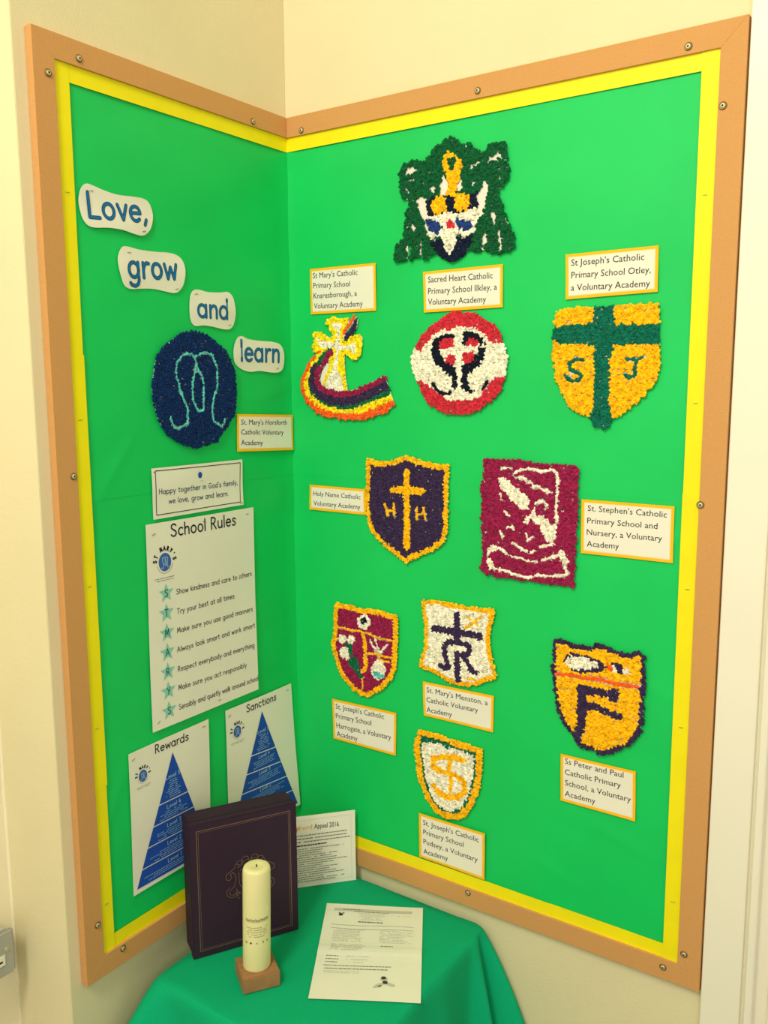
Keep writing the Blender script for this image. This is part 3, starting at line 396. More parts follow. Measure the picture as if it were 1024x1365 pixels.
  ['shield_collage', 'dark purple shield of crumpled paper with yellow edge, cross and two letters H', 'R', [230.3, 605.3], [[[-72.0, 72.7], [-67.0, 74.3], [-53.9, 70.8], [-27.9, 72.0], [-8.8, 78.2], [1.2, 82.0], [13.0, 79.1], [34.5, 73.6], [58.6, 70.8], [74.3, 72.9], [73.6, 39.5], [73.3, 0.7], [72.6, -25.5], [68.2, -41.6], [50.2, -56.7], [28.7, -66.9], [13.0, -74.0], [2.0, -82.0], [-12.4, -74.1], [-28.5, -64.8], [-48.1, -53.0], [-64.6, -37.9], [-71.8, -19.2], [-74.3, 8.3], [-72.4, 33.1], [-71.2, 55.1]]], [['field', 'purple', 'field'], ['edging', 'gold', 'edge', 7.31], ['cross', 'gold', 'stroke', [[2.8, 56.8], [2.0, -56.2]], 10.52], ['cross', 'gold', 'stroke', [[-23.3, 29.2], [30.0, 30.2]], 9.35], ['letter', 'gold', 'stroke', [[-37.9, 6.0], [-32.2, -11.8]], 4.38], ['letter', 'gold', 'stroke', [[-21.1, 7.2], [-20.2, -12.7]], 4.97], ['letter', 'gold', 'stroke', [[-34.7, -4.7], [-20.2, -2.7]], 4.09], ['letter', 'gold', 'stroke', [[20.2, 3.9], [19.9, -13.7]], 4.38], ['letter', 'gold', 'stroke', [[31.6, 5.8], [35.3, -12.9]], 4.97], ['letter', 'gold', 'stroke', [[20.8, -5.6], [33.2, -3.1]], 4.09]], 3.2],
  ['rectangular_emblem_collage', 'rectangular maroon crumpled-paper emblem with ragged white figure', 'R', [430.0, 605.2], [[[-67.8, 82.5], [-58.6, 84.6], [-42.1, 82.0], [-24.1, 84.4], [-1.1, 81.4], [23.2, 81.0], [43.5, 80.4], [71.7, 80.1], [72.4, 53.7], [72.1, 34.8], [72.9, 6.5], [71.4, -25.5], [71.5, -57.6], [70.5, -83.5], [54.5, -83.9], [23.5, -84.6], [-12.0, -83.1], [-39.4, -83.9], [-67.5, -82.2], [-72.4, -74.1], [-67.8, -61.6], [-69.2, -22.5], [-71.4, 2.7], [-70.8, 23.0], [-72.9, 48.1], [-68.4, 58.4]]], [['field', 'maroon', 'field'], ['figure', 'white', 'poly', [[-44.4, 57.2], [-32.6, 57.9], [-23.5, 49.4], [-10.8, 42.0], [1.7, 33.1], [3.6, 26.7], [1.2, 16.8], [-6.8, 16.1], [-15.8, 20.4], [-24.9, 28.0], [-32.3, 37.3], [-43.3, 43.2]]], ['figure', 'white', 'poly', [[5.6, 15.5], [10.8, 18.3], [14.4, 10.5], [24.8, 8.9], [33.6, 1.5], [43.9, -2.4], [42.6, -18.7], [41.1, -26.9], [30.8, -26.3], [25.4, -17.0], [20.0, -7.8], [11.2, -0.4], [5.8, 2.4], [-1.0, -6.4], [-5.5, -1.8], [-4.8, 3.2], [4.0, 8.8]]], ['figure', 'white', 'stroke', [[-40.1, 70.6], [-31.1, 72.2], [-25.6, 70.5]], 3.41], ['figure', 'white', 'stroke', [[-20.2, 65.1], [-11.4, 70.4], [-0.9, 72.6], [9.6, 71.5], [20.0, 68.9], [30.2, 72.1], [37.0, 72.9], [43.0, 67.7], [44.2, 53.5], [43.0, 35.9], [42.6, 16.7], [43.8, 0.8]], 4.44], ['figure', 'white', 'stroke', [[-13.0, 59.5], [-5.9, 58.6], [-0.5, 55.3]], 6.48], ['figure', 'white', 'stroke', [[8.4, 48.1], [15.3, 49.3], [24.0, 43.5], [34.3, 42.5]], 4.78], ['figure', 'white', 'stroke', [[11.5, 25.7], [20.9, 28.3], [27.0, 27.6], [30.0, 21.4]], 4.78], ['figure', 'white', 'stroke', [[-40.9, 35.1], [-39.4, 26.9]], 3.41], ['figure', 'white', 'stroke', [[-34.5, 9.9], [-26.3, 5.5]], 3.75], ['figure', 'white', 'stroke', [[-40.5, -18.2], [-36.3, -27.0]], 4.1], ['figure', 'white', 'stroke', [[-29.6, -11.8], [-22.4, -10.2], [-19.1, -14.6]], 4.1], ['figure', 'white', 'stroke', [[-1.7, -17.9], [1.2, -27.2], [9.9, -21.0]], 3.41], ['figure', 'white', 'stroke', [[-22.0, -33.1], [-12.9, -37.2], [-2.1, -42.8], [5.1, -44.0], [13.8, -39.5]], 3.75], ['figure', 'white', 'stroke', [[20.6, -33.8], [31.0, -31.2], [39.4, -27.1]], 4.44], ['figure', 'white', 'stroke', [[-30.8, -49.1], [-38.2, -43.2], [-49.3, -40.9], [-58.5, -48.7], [-60.3, -59.1], [-56.4, -70.6], [-41.4, -73.1], [-28.5, -74.2], [-12.1, -78.1], [2.3, -79.7], [16.3, -74.7], [30.2, -73.8], [50.8, -71.3], [60.9, -68.5], [57.2, -59.2], [55.3, -48.1], [53.4, -40.2], [45.0, -44.3], [22.8, -52.5]], 4.78], ['figure', 'white', 'stroke', [[-49.3, -41.8], [-56.7, -46.8]], 7.85], ['figure', 'white', 'stroke', [[-58.4, -62.3], [-54.5, -69.5]], 8.53], ['figure', 'white', 'stroke', [[53.4, -40.2], [57.0, -51.1]], 8.87], ['figure', 'white', 'stroke', [[-23.4, -52.5], [-9.0, -52.6], [-0.0, -55.8], [14.1, -55.1]], 3.24]], 3.7],
  ['shield_collage', 'maroon quartered shield of crumpled paper with white flowers and green stem', 'R', [150.0, 369.9], [[[-57.4, 69.7], [-50.3, 73.9], [-34.8, 72.9], [-7.4, 71.0], [16.6, 72.6], [37.1, 71.8], [64.5, 69.7], [64.8, 37.8], [63.6, 5.4], [61.4, -16.1], [54.1, -33.7], [42.3, -48.6], [27.4, -61.7], [6.3, -73.7], [-4.3, -73.9], [-19.6, -68.5], [-31.9, -59.2], [-42.8, -49.6], [-52.0, -36.9], [-58.1, -18.4], [-62.6, -6.1], [-64.8, 3.9], [-60.7, 15.0], [-59.5, 37.2], [-59.2, 56.6]]], [['field', 'maroon', 'field'], ['edging', 'gold', 'edge', 8.18], ['divider', 'gold', 'stroke', [[-55.7, 32.6], [-40.0, 33.8], [-23.0, 31.3], [-7.8, 33.7], [10.3, 31.5], [28.1, 28.1], [42.7, 28.0], [55.8, 27.7]], 4.8], ['divider', 'gold', 'stroke', [[-0.2, 29.9], [2.7, 20.2], [4.0, 5.2], [3.9, -10.1], [5.3, -22.6], [-1.6, -31.5]], 7.06], ['divider', 'gold', 'stroke', [[-2.5, -43.2], [-2.7, -61.3]], 3.1], ['divider', 'gold', 'stroke', [[4.0, -2.4], [16.0, -0.3], [24.9, 1.2], [39.6, -1.2], [55.6, 0.3]], 4.52], ['divider', 'gold', 'stroke', [[27.8, -5.8], [36.7, -8.0], [49.8, -8.2]], 3.95], ['ball', 'white', 'poly', [[14.6, 51.7], [13.3, 46.2], [9.6, 41.3], [4.3, 38.1], [-1.6, 37.2], [-6.9, 38.7], [-10.6, 42.5], [-11.9, 47.7], [-10.5, 53.3], [-6.7, 58.1], [-1.4, 61.3], [4.5, 62.2], [9.8, 60.6], [13.4, 56.8]]], ['ball_centre', 'navy', 'poly', [[7.0, 52.2], [6.4, 49.5], [4.6, 47.1], [2.1, 45.5], [-0.7, 45.1], [-3.3, 45.9], [-5.0, 47.7], [-5.6, 50.3], [-5.0, 53.0], [-3.2, 55.4], [-0.6, 56.9], [2.2, 57.3], [4.7, 56.5], [6.4, 54.7]]], ['flower', 'white', 'poly', [[-34.0, 16.8], [-34.9, 13.2], [-37.3, 10.0], [-40.8, 7.9], [-44.6, 7.2], [-48.1, 8.2], [-50.4, 10.6], [-51.2, 14.0], [-50.3, 17.6], [-47.9, 20.8], [-44.4, 22.9], [-40.6, 23.5], [-37.2, 22.5], [-34.8, 20.1]]], ['flower', 'white', 'poly', [[-15.5, 19.1], [-16.4, 15.8], [-18.8, 12.8], [-22.2, 10.8], [-26.0, 10.2], [-29.3, 11.1], [-31.7, 13.3], [-32.5, 16.4], [-31.6, 19.7], [-29.2, 22.7], [-25.8, 24.7], [-22.0, 25.3], [-18.6, 24.4], [-16.3, 22.2]]], ['flower', 'white', 'poly', [[-28.6, -5.5], [-29.6, -9.8], [-32.3, -13.7], [-36.2, -16.3], [-40.5, -17.0], [-44.4, -15.8], [-47.1, -12.9], [-48.0, -8.8], [-46.9, -4.4], [-44.2, -0.6], [-40.3, 2.0], [-36.0, 2.7], [-32.1, 1.5], [-29.5, -1.4]]], ['flower', 'white', 'poly', [[-26.2, -14.1], [-26.8, -15.9], [-28.5, -17.5], [-30.9, -18.7], [-33.5, -19.2], [-35.9, -18.8], [-37.5, -17.8], [-38.1, -16.2], [-37.4, -14.4], [-35.8, -12.7], [-33.4, -11.6], [-30.8, -11.1], [-28.4, -11.4], [-26.8, -12.5]]], ['stem', 'green', 'poly', [[-38.8, 8.3], [-21.8, 11.1], [-21.2, -9.4], [-12.8, -13.0], [-9.9, -25.3], [-2.5, -43.2], [-8.6, -45.7], [-16.2, -35.5], [-28.4, -26.1], [-30.6, -18.7], [-23.6, -11.0], [-34.2, 2.6]]], ['antlers', 'white', 'stroke', [[13.2, 21.9], [17.6, 12.6], [27.9, 6.8]], 3.39], ['antlers', 'white', 'stroke', [[22.9, 24.8], [29.4, 8.3]], 3.39], ['antlers', 'white', 'stroke', [[22.0, 5.8], [33.8, 5.3], [41.2, 14.0], [45.6, 19.8]], 4.8], ['picture', 'white', 'poly', [[42.4, -22.1], [41.0, -29.5], [37.1, -35.9], [31.5, -40.2], [25.2, -41.4], [19.5, -39.2], [15.6, -34.2], [14.3, -27.3], [15.7, -19.8], [19.7, -13.4], [25.4, -9.2], [31.7, -8.1], [37.3, -10.2], [41.1, -15.2]]], ['water', 'turq', 'poly', [[17.2, -28.0], [27.7, -29.9], [40.9, -29.9], [38.0, -36.8], [29.1, -37.2], [20.2, -35.1]]]], 2.9],
  ['shield_collage', 'white shield of crumpled paper with yellow edge and purple cross and letters', 'R', [320.2, 411.0], [[[-60.2, 58.9], [-36.3, 62.1], [-10.5, 61.0], [14.7, 59.9], [35.0, 60.8], [61.3, 61.3], [59.4, 46.7], [55.4, 33.1], [54.2, 13.2], [56.7, -6.1], [61.2, -22.5], [65.6, -33.6], [65.0, -40.3], [50.8, -47.0], [37.9, -54.2], [18.8, -61.3], [3.9, -62.1], [-14.2, -60.9], [-29.6, -54.2], [-43.6, -49.9], [-62.4, -47.8], [-65.6, -44.2], [-62.4, -31.0], [-57.0, -14.8], [-55.4, 2.0], [-57.0, 22.4], [-59.4, 42.6]]], [['field', 'white', 'field'], ['edging', 'gold', 'edge', 6.29], ['ray', 'gold', 'stroke', [[17.8, 44.4], [35.3, 33.9]], 2.86], ['ray', 'gold', 'stroke', [[40.9, 48.5], [26.6, 36.5], [13.5, 26.5]], 3.43], ['ray', 'gold', 'stroke', [[18.7, -49.1], [30.5, -48.2]], 3.71], ['cross_and_letters', 'purple', 'stroke', [[0.1, 44.5], [0.2, 24.4], [1.9, 3.2]], 8.86], ['cross_and_letters', 'purple', 'stroke', [[-39.2, 18.3], [-17.8, 17.6], [1.8, 18.0], [19.5, 19.5], [38.4, 17.9]], 8.86], ['cross_and_letters', 'purple', 'stroke', [[1.9, 3.2], [-14.6, 1.8], [-21.4, -7.4], [-19.8, -19.4], [-15.9, -28.3], [-13.6, -36.1], [-20.4, -40.1], [-28.1, -37.4]], 6.57], ['cross_and_letters', 'purple', 'stroke', [[1.9, 3.2], [18.2, 1.9], [22.4, -5.4], [18.3, -12.8], [6.5, -14.9]], 6.86], ['cross_and_letters', 'purple', 'stroke', [[0.5, -14.5], [0.7, -29.4], [2.4, -53.6]], 8.29], ['cross_and_letters', 'purple', 'stroke', [[11.0, -16.8], [20.0, -26.0], [23.0, -33.5], [32.6, -37.7]], 6.86]], 2.9],
  ['shield_collage', 'small white shield of crumpled paper with yellow edge and yellow letter S', 'R', [305.0, 198.2], [[[-51.7, 66.7], [-27.2, 65.8], [3.2, 63.7], [35.2, 62.1], [59.3, 60.0], [59.6, 38.9], [58.7, 14.0], [54.1, -7.5], [47.2, -29.9], [33.9, -52.0], [19.1, -63.2], [-1.0, -66.7], [-18.9, -62.5], [-31.9, -52.0], [-43.7, -33.9], [-52.9, -10.4], [-55.6, 14.9], [-59.6, 37.4]]], [['field', 'white', 'field'], ['green_edging', 'green', 'edge', 13.21], ['edging', 'gold', 'edge', 9.79], ['green_edging', 'green', 'poly', [[-49.1, 57.4], [5.7, 57.4], [0.8, 47.1], [-14.4, 52.7], [-40.0, 46.7]]], ['green_edging', 'green', 'poly', [[18.2, 52.4], [48.6, 53.0], [46.3, 46.8], [23.1, 49.1]]], ['letter', 'gold', 'stroke', [[28.2, 35.6], [10.9, 35.9], [-9.2, 31.0], [-23.2, 25.2], [-24.4, 11.0], [-9.1, 7.9], [11.1, 8.5], [28.5, 1.5], [31.1, -13.8], [18.8, -26.3], [-1.2, -31.8], [-16.5, -26.6], [-23.0, -19.0]], 8.81], ['letter', 'gold', 'stroke', [[4.7, 29.8], [3.0, 15.6]], 6.85], ['letter', 'gold', 'stroke', [[7.4, 0.6], [5.0, -18.5]], 6.36]], 3.1],
  ['shield_collage', 'orange-yellow shield of crumpled paper with purple edge and letter F', 'R', [536.3, 371.0], [[[-62.8, 72.7], [-52.6, 73.7], [-28.0, 70.8], [-10.5, 70.5], [0.0, 77.6], [17.2, 73.1], [44.4, 70.4], [54.4, 76.3], [63.7, 71.7], [65.2, 32.4], [65.0, 11.3], [64.8, -9.8], [62.6, -31.5], [51.0, -53.5], [30.4, -67.0], [9.3, -77.6], [-6.1, -73.6], [-23.9, -71.2], [-33.3, -57.7], [-47.3, -43.0], [-55.8, -24.6], [-60.9, -3.3], [-63.8, 22.8], [-65.2, 33.7], [-63.5, 56.1]]], [['field', 'gold', 'field'], ['edging', 'purple', 'edge', 5.43], ['feather_outline', 'purple', 'poly', [[-50.7, 45.1], [-36.5, 58.5], [-16.7, 58.7], [2.9, 54.6], [16.0, 47.4], [5.6, 39.0], [-22.5, 31.2], [-38.1, 34.2]]], ['feather', 'white', 'poly', [[-46.2, 45.5], [-34.2, 55.0], [-16.6, 55.1], [5.2, 49.1], [1.1, 42.9], [-31.4, 34.8], [-40.5, 39.3]]], ['orange_stripe', 'orange', 'stroke', [[-58.1, 24.3], [-37.9, 26.6], [-15.7, 26.4], [5.9, 28.4], [27.2, 26.0], [58.3, 28.5]], 6.96], ['key', 'orange', 'poly', [[13.7, 50.2], [22.1, 53.8], [22.5, 41.1], [15.1, 41.4]]], ['key_shaft', 'purple', 'poly', [[20.0, 53.8], [28.3, 56.0], [36.9, 50.1], [37.1, 43.4], [26.7, 41.9]]], ['feather', 'white', 'poly', [[21.1, 50.4], [26.4, 49.3], [26.7, 41.5], [22.1, 41.5]]], ['feather', 'white', 'poly', [[34.8, 49.7], [44.7, 51.6], [45.0, 43.6], [36.1, 42.6]]], ['letter', 'purple', 'stroke', [[-20.1, 10.3], [-19.9, -19.3], [-20.0, -39.2], [-25.3, -62.6]], 11.3], ['letter', 'purple', 'stroke', [[-21.8, 8.9], [-4.3, 10.1], [15.0, 11.8], [27.7, 13.3]], 9.13], ['letter', 'purple', 'stroke', [[17.5, 12.4], [19.9, 4.2], [28.0, 3.7]], 5.65], ['letter', 'purple', 'stroke', [[-17.9, -12.3], [2.9, -12.3], [20.2, -17.3], [31.3, -18.1]], 8.26]], 3.7]],
 'screwsL': [
  [-392.5, 1180.1],
  [-436.5, 1152.3],
  [-89.2, 1177.4],
  [-432.8, 681.8],
  [-434.9, 79.0],
  [-396.0, 22.7]],
 'screwsR': [
  [42.2, 1177.0],
  [346.7, 1180.0],
  [623.1, 1179.2],
  [665.1, 1106.9],
  [661.3, 644.9],
  [667.6, 46.8],
  [641.2, 17.8],
  [343.6, 22.7]],
 'seam': [
  [-401.4, 646.0],
  [-335.0, 646.5],
  [22.5, 647.7],
  [156.3, 646.8]],
 'borderjoin': [
  [-417.4, 830.7],
  [-413.3, 270.0],
  [646.8, 657.3],
  [281.9, 49.9],
  [481.1, 44.4]]}
mm = lambda p: (p[0]/1000, p[1]/1000)
# ------------------------------------------------------------------ the room
FZ = -.75; CZ = 2.40; RX = .6906
struct(box('floor', (-.6, -2.6, FZ-.05), (2.0, .1, FZ), M_floor))
struct(box('ceiling', (-.6, -2.6, CZ), (2.0, .1, CZ+.05), M_ceil))
struct(box('wall_left', (-.122, -.473, FZ), (0, 0, CZ), M_wall, bevel=.0008))
struct(box('wall_back', (-.122, 0, FZ), (.752, .1, CZ), M_wall))
struct(box('wall_back_beyond', (1.55, 0, FZ), (1.9, .1, CZ), M_wall))
struct(box('wall_left_return', (-.30, -2.4, FZ), (-.122, -.40, CZ), M_return))
# painted seam with drips of paint where the return meets the side wall
V = []; F = []; rr = random.Random(3)
for i in range(120):
    z = FZ+.02+i*.012; t = .0022+(rr.random() < .10)*rr.uniform(.001, .0022)
    b = len(V)
    for dx, dy in ((0, -t), (t*.8, -t*.8), (t, 0)): V.append((-.122+dx, -.473+dy, z))
    if i: F += [(b-3, b-2, b+1, b), (b-2, b-1, b+2, b+1)]
tr = struct(link('trim_1', V, F, M_return, smooth=True))
# door casing on the right: flat architrave, groove, bead, rebate, and the door itself
V = []; prof = [(RX, 0), (RX, -.0090), (RX+.0010, -.0098), (.7375, -.0098), (.7388, -.0090), (.7398, -.0030), (.7428, -.0030), (.7442, -.0110), (.7455, -.0124), (.7525, -.0124), (.7540, -.0110), (.7550, .004), (.7690, .006), (.7710, -.001), (.790, -.001), (.790, .012), (RX, .012)]
for z in (FZ, CZ): V += [(x, y, z) for x, y in prof]
n = len(prof); struct(link('trim_2', V, [(i, (i+1) % n, (i+1) % n+n, i+n) for i in range(n)], M_gloss))
struct(box('door_1', (.7905, .004, FZ+.005), (1.549, .040, CZ-.01), M_door))
# ------------------------------------------------------------------ the two boards
W = .0293; L = .4559; Rr = .6888; H = 1.2; DF = .0126; YB = .0204
def screw(parent, u, v, z, ang):
    V = []; F = []; prof = [(.0048, 0), (.0047, .0008), (.0040, .0014), (.0031, .0012), (.0029, .0018), (.0021, .0023), (.0012, .0024), (.0009, .0012)]; k = 14
    for r, h in prof: V += [(u+r*math.cos(2*PI*i/k), v+r*math.sin(2*PI*i/k), z+h) for i in range(k)]
    for j in range(len(prof)-1):
        for i in range(k): F.append((j*k+i, j*k+(i+1) % k, (j+1)*k+(i+1) % k, (j+1)*k+i))
    F.append(tuple(range((len(prof)-1)*k, len(prof)*k)))
    o = link('screw', V, F, [M_metal, M_brass, M_hole], parent)
    for i, p in enumerate(o.data.polygons): p.material_index = 1 if i < 3*k else (2 if i >= 6*k else 0)
def board(pl, u0, u1, label, screws, seams, corner):
    t = thing('display_board', label, 'notice board', wall_mat(pl, 0, 0, .0005)); z1 = DF-.0005
    c = DF if True else 0
    if corner == 'R':   # left board: the corner end is at u1
        top = [(u0, H), (u1, H), (u1, H-W), (u0+W, H-W)]; bot = [(u0, 0), (u0+W, W), (u1, W), (u1, 0)]; side = [(u0, 0), (u0, H), (u0+W, H-W), (u0+W, W)]
        pu0, pu1 = u0+W-.006, -.0072
    else:
        top = [(u0, H), (u1, H), (u1-W, H-W), (u0, H-W)]; bot = [(u0, 0), (u0, W), (u1-W, W), (u1, 0)]; side = [(u1, 0), (u1-W, W), (u1-W, H-W), (u1, H)]
        pu0, pu1 = .0062, u1-W+.006
    for p in (top, bot, side): prism('frame_rail', p, 0, z1, M_frame, t, .0003)
    box('back_board', (pu0, W-.006, .0002), (pu1, H-W+.006, .0045), M_card, t)
    # two sheets of backing paper meeting at a horizontal lap, gently buckled
    rnd = random.Random(5 if pl == 'L' else 9); sm = .6468
    bends = [(rnd.uniform(0, 6), rnd.uniform(3, 9), rnd.uniform(-6, 6)) for _ in range(5)]
    for k, (v0, v1, zz) in enumerate(((W-.005, sm+.004, 0), (sm, H-W+.005, .0003))):
        V = []; F = []; nx, ny = 70, 70
        for j in range(ny+1):
            for i in range(nx+1):
                u = pu0+(pu1-pu0)*i/nx; v = v0+(v1-v0)*j/ny
                h = sum(math.sin(a+b*9*v+c_*6*u) for a, b, c_ in bends)*.00016
                for (cu, cv, cs, cl) in creases[pl]:   # short diagonal creases
                    s_ = (u-cu)*math.cos(cs)+(v-cv)*math.sin(cs); w_ = -(u-cu)*math.sin(cs)+(v-cv)*math.cos(cs)
                    h += .0011*math.exp(-(w_/.006)**2)*math.exp(-(s_/cl)**2)
                e = (pu1-u) if corner == 'R' else (u-pu0)
                h += .0022*math.exp(-(max(e-.001, 0)/.010)**1.5)      # the paper rounds the corner
                V.append((u, v, .0062+zz+max(h, -.0008)))
        for j in range(ny):
            for i in range(nx): p = j*(nx+1)+i; F.append((p, p+1, p+nx+2, p+nx+1))
        link('backing_paper', V, F, M_green, t, True)
    # yellow border strips, lapped where one length ends and the next begins
    zb = .0082
    def strip(poly, z):
        prism('border_strip', poly, z-.0003, z, M_yellow, t)
    i0, i1 = (u0+W-.004, -.0088) if corner == 'R' else (.0088, u1-W+.004)
    cuts = sorted(seams['h']); xs = [i0]+cuts+[i1]
    for a, b in zip(xs, xs[1:]):
        j = rnd.uniform(-.0008, .0008); strip([(a-.004*(a > i0), W-.004), (b, W-.004), (b, W+YB+j), (a-.004*(a > i0), W+YB+j*.2)], zb+.0003*(xs.index(a) % 2))
    a, b = i0, i1; strip([(a, H-W-YB), (b, H-W-YB), (b, H-W+.004), (a, H-W+.004)], zb+.0004)
    ys = [W-.003]+sorted(seams['v'])+[H-W+.003]
    for k, (a, b) in enumerate(zip(ys, ys[1:])):
        j0, j1 = rnd.uniform(-.001, .001), rnd.uniform(-.001, .001)
        if corner == 'R': strip([(u0+W-.004, a-.005*(k > 0)), (u0+W+YB+j0, a-.005*(k > 0)), (u0+W+YB+j1, b), (u0+W-.004, b)], zb+.0009+.0003*(k % 2))
        else: strip([(u1-W-YB-j0, a-.005*(k > 0)), (u1-W+.004, a-.005*(k > 0)), (u1-W+.004, b), (u1-W-YB-j1, b)], zb+.0009+.0003*(k % 2))
    for x, y in screws: screw(t, x/1000, y/1000, z1, 0)
    # staples that hold the strips
    for k in range(5):
        v = .12+k*.22+rnd.uniform(-.03, .03); uu = (u0+W+.010) if corner == 'R' else (u1-W-.010)
        o = link('staple', [(uu-.003, v, zb+.0014), (uu+.003, v+.0006, zb+.0014), (uu+.003, v+.0013, zb+.0014), (uu-.003, v+.0007, zb+.0014), (uu, v+.0004, zb+.0022)], [(0, 1, 4), (1, 2, 4), (2, 3, 4), (3, 0, 4)], M_staple, t)
    return t
creases = dict(L=[(-.36, .69, .9, .05), (-.30, .16, .5, .06), (-.24, .14, .6, .05), (-.06, .78, .2, .06), (-.40, .22, 1.1, .05), (-.15, .60, .3, .04)],
               R=[(.10, .62, 1.2, .05), (.36, .60, -.4, .05), (.62, .60, .1, .05), (.56, .18, -.25, .09), (.18, .50, .5, .04), (.34, .47, .2, .05), (.6, .40, -.3, .05), (.05, .25, 1.4, .08), (.48, .10, -.3, .06)])
board('L', -L, -.0001, 'brown-framed green notice board on the left wall, with the Love, grow and learn words', DATA['screwsL'], dict(h=[-.25], v=[.270, .8307]), 'R')
board('R', .0127, Rr, 'wide brown-framed green notice board on the right wall, carrying the shields', DATA['screwsR'], dict(h=[.282, .481], v=[.6573]), 'L')
# ------------------------------------------------------------------ name cards
for k, (pl, quad, lines, lab) in enumerate(DATA['labels']):
    last = pl == 'L'
    low = 'lowest' in lab
    if last:
        quad = [quad[0], [-.0115*1000, quad[1][1]], [-.0115*1000, quad[2][1]], quad[3]]
        for l in lines: l[3] = min(l[3], -15)
    P = Page('name_card', lab, 'label card', pl, quad, .0010, .0104 if low else (.0078 if not last else .0082), 'school name cards', seed=k+3, corner_dep=(0, .003, .003, 0) if last else (0, 0, 0, 0))
    P.sheet('yellow_mount', M_lyel, 0, .0006, n=8)
    P.sheet('print_edge', M_peach, .0006, .0001, .0036, n=8)
    P.sheet('white_paper', M_paper, .0007, .0002, .0046, n=8)
    V = []; F = []
    for l in lines: font_text(V, F, l[0], mm(l[1:3]), mm(l[3:5]), l[5]/1000, P.tf, .00115)
    P.mesh('lettering', M_ink, V, F)
# ------------------------------------------------------------------ the four words
for k, (word, out, a, b, cap, lab) in enumerate(DATA['clouds']):
    o2 = [mm(p) for p in out]; x0, x1 = min(p[0] for p in o2), max(p[0] for p in o2); y0, y1 = min(p[1] for p in o2), max(p[1] for p in o2)
    P = Page('word_cutout', lab, 'sign', 'L', [(x0*1000, y1*1000), (x1*1000, y1*1000), (x1*1000, y0*1000), (x0*1000, y0*1000)], .0022, .0078, 'motto words on the left board', seed=k+40)
    # smooth outline (Catmull-Rom), filled as a fan of rings so that the sheet can buckle
    pts = []; n = len(o2)
    for i in range(n):
        p0, p1, p2, p3 = o2[i-1], o2[i], o2[(i+1) % n], o2[(i+2) % n]
        for s_ in (0, .33, .66):
            pts.append(tuple(.5*(2*p1[d]+(p2[d]-p0[d])*s_+(2*p0[d]-5*p1[d]+4*p2[d]-p3[d])*s_**2+(3*p1[d]-p0[d]-3*p2[d]+p3[d])*s_**3) for d in (0, 1)))
    cx, cy = sum(p[0] for p in pts)/len(pts), sum(p[1] for p in pts)/len(pts); V = []; F = []; R_ = 7; n = len(pts)
    for z in (0, .0005):
        for r in range(1, R_+1):
            for p in pts: V.append(P.tf(cx+(p[0]-cx)*r/R_, cy+(p[1]-cy)*r/R_, z))
        V.append(P.tf(cx, cy, z))
    N = n*R_+1
    for s_ in (0, 1):
        for i in range(n):
            j = (i+1) % n; F.append((s_*N+i, s_*N+j, s_*N+N-1) if not s_ else (s_*N+j, s_*N+i, s_*N+N-1)[::-1])
            for r in range(R_-1): q = (s_*N+r*n+i, s_*N+(r+1)*n+i, s_*N+(r+1)*n+j, s_*N+r*n+j); F.append(q if s_ else q[::-1])
    for i in range(n): j = (i+1) % n; F.append(((R_-1)*n+i, (R_-1)*n+j, N+(R_-1)*n+j, N+(R_-1)*n+i))
    P.mesh('paper', M_paper, V, F)
    a, b = mm(a), mm(b); c = cap/1000
    for nm, m, pen, z in (('letter_outline', M_outl, .082*c, .0008), ('letter_filling', M_blueink, .056*c, .0011)):
        V = []; F = []; stroke_text(V, F, word, a, b, c, P.tf, z, pen); P.mesh(nm, m, V, F)
    P.staple(.16, .14, .2); P.staple(.86, .88, .3)
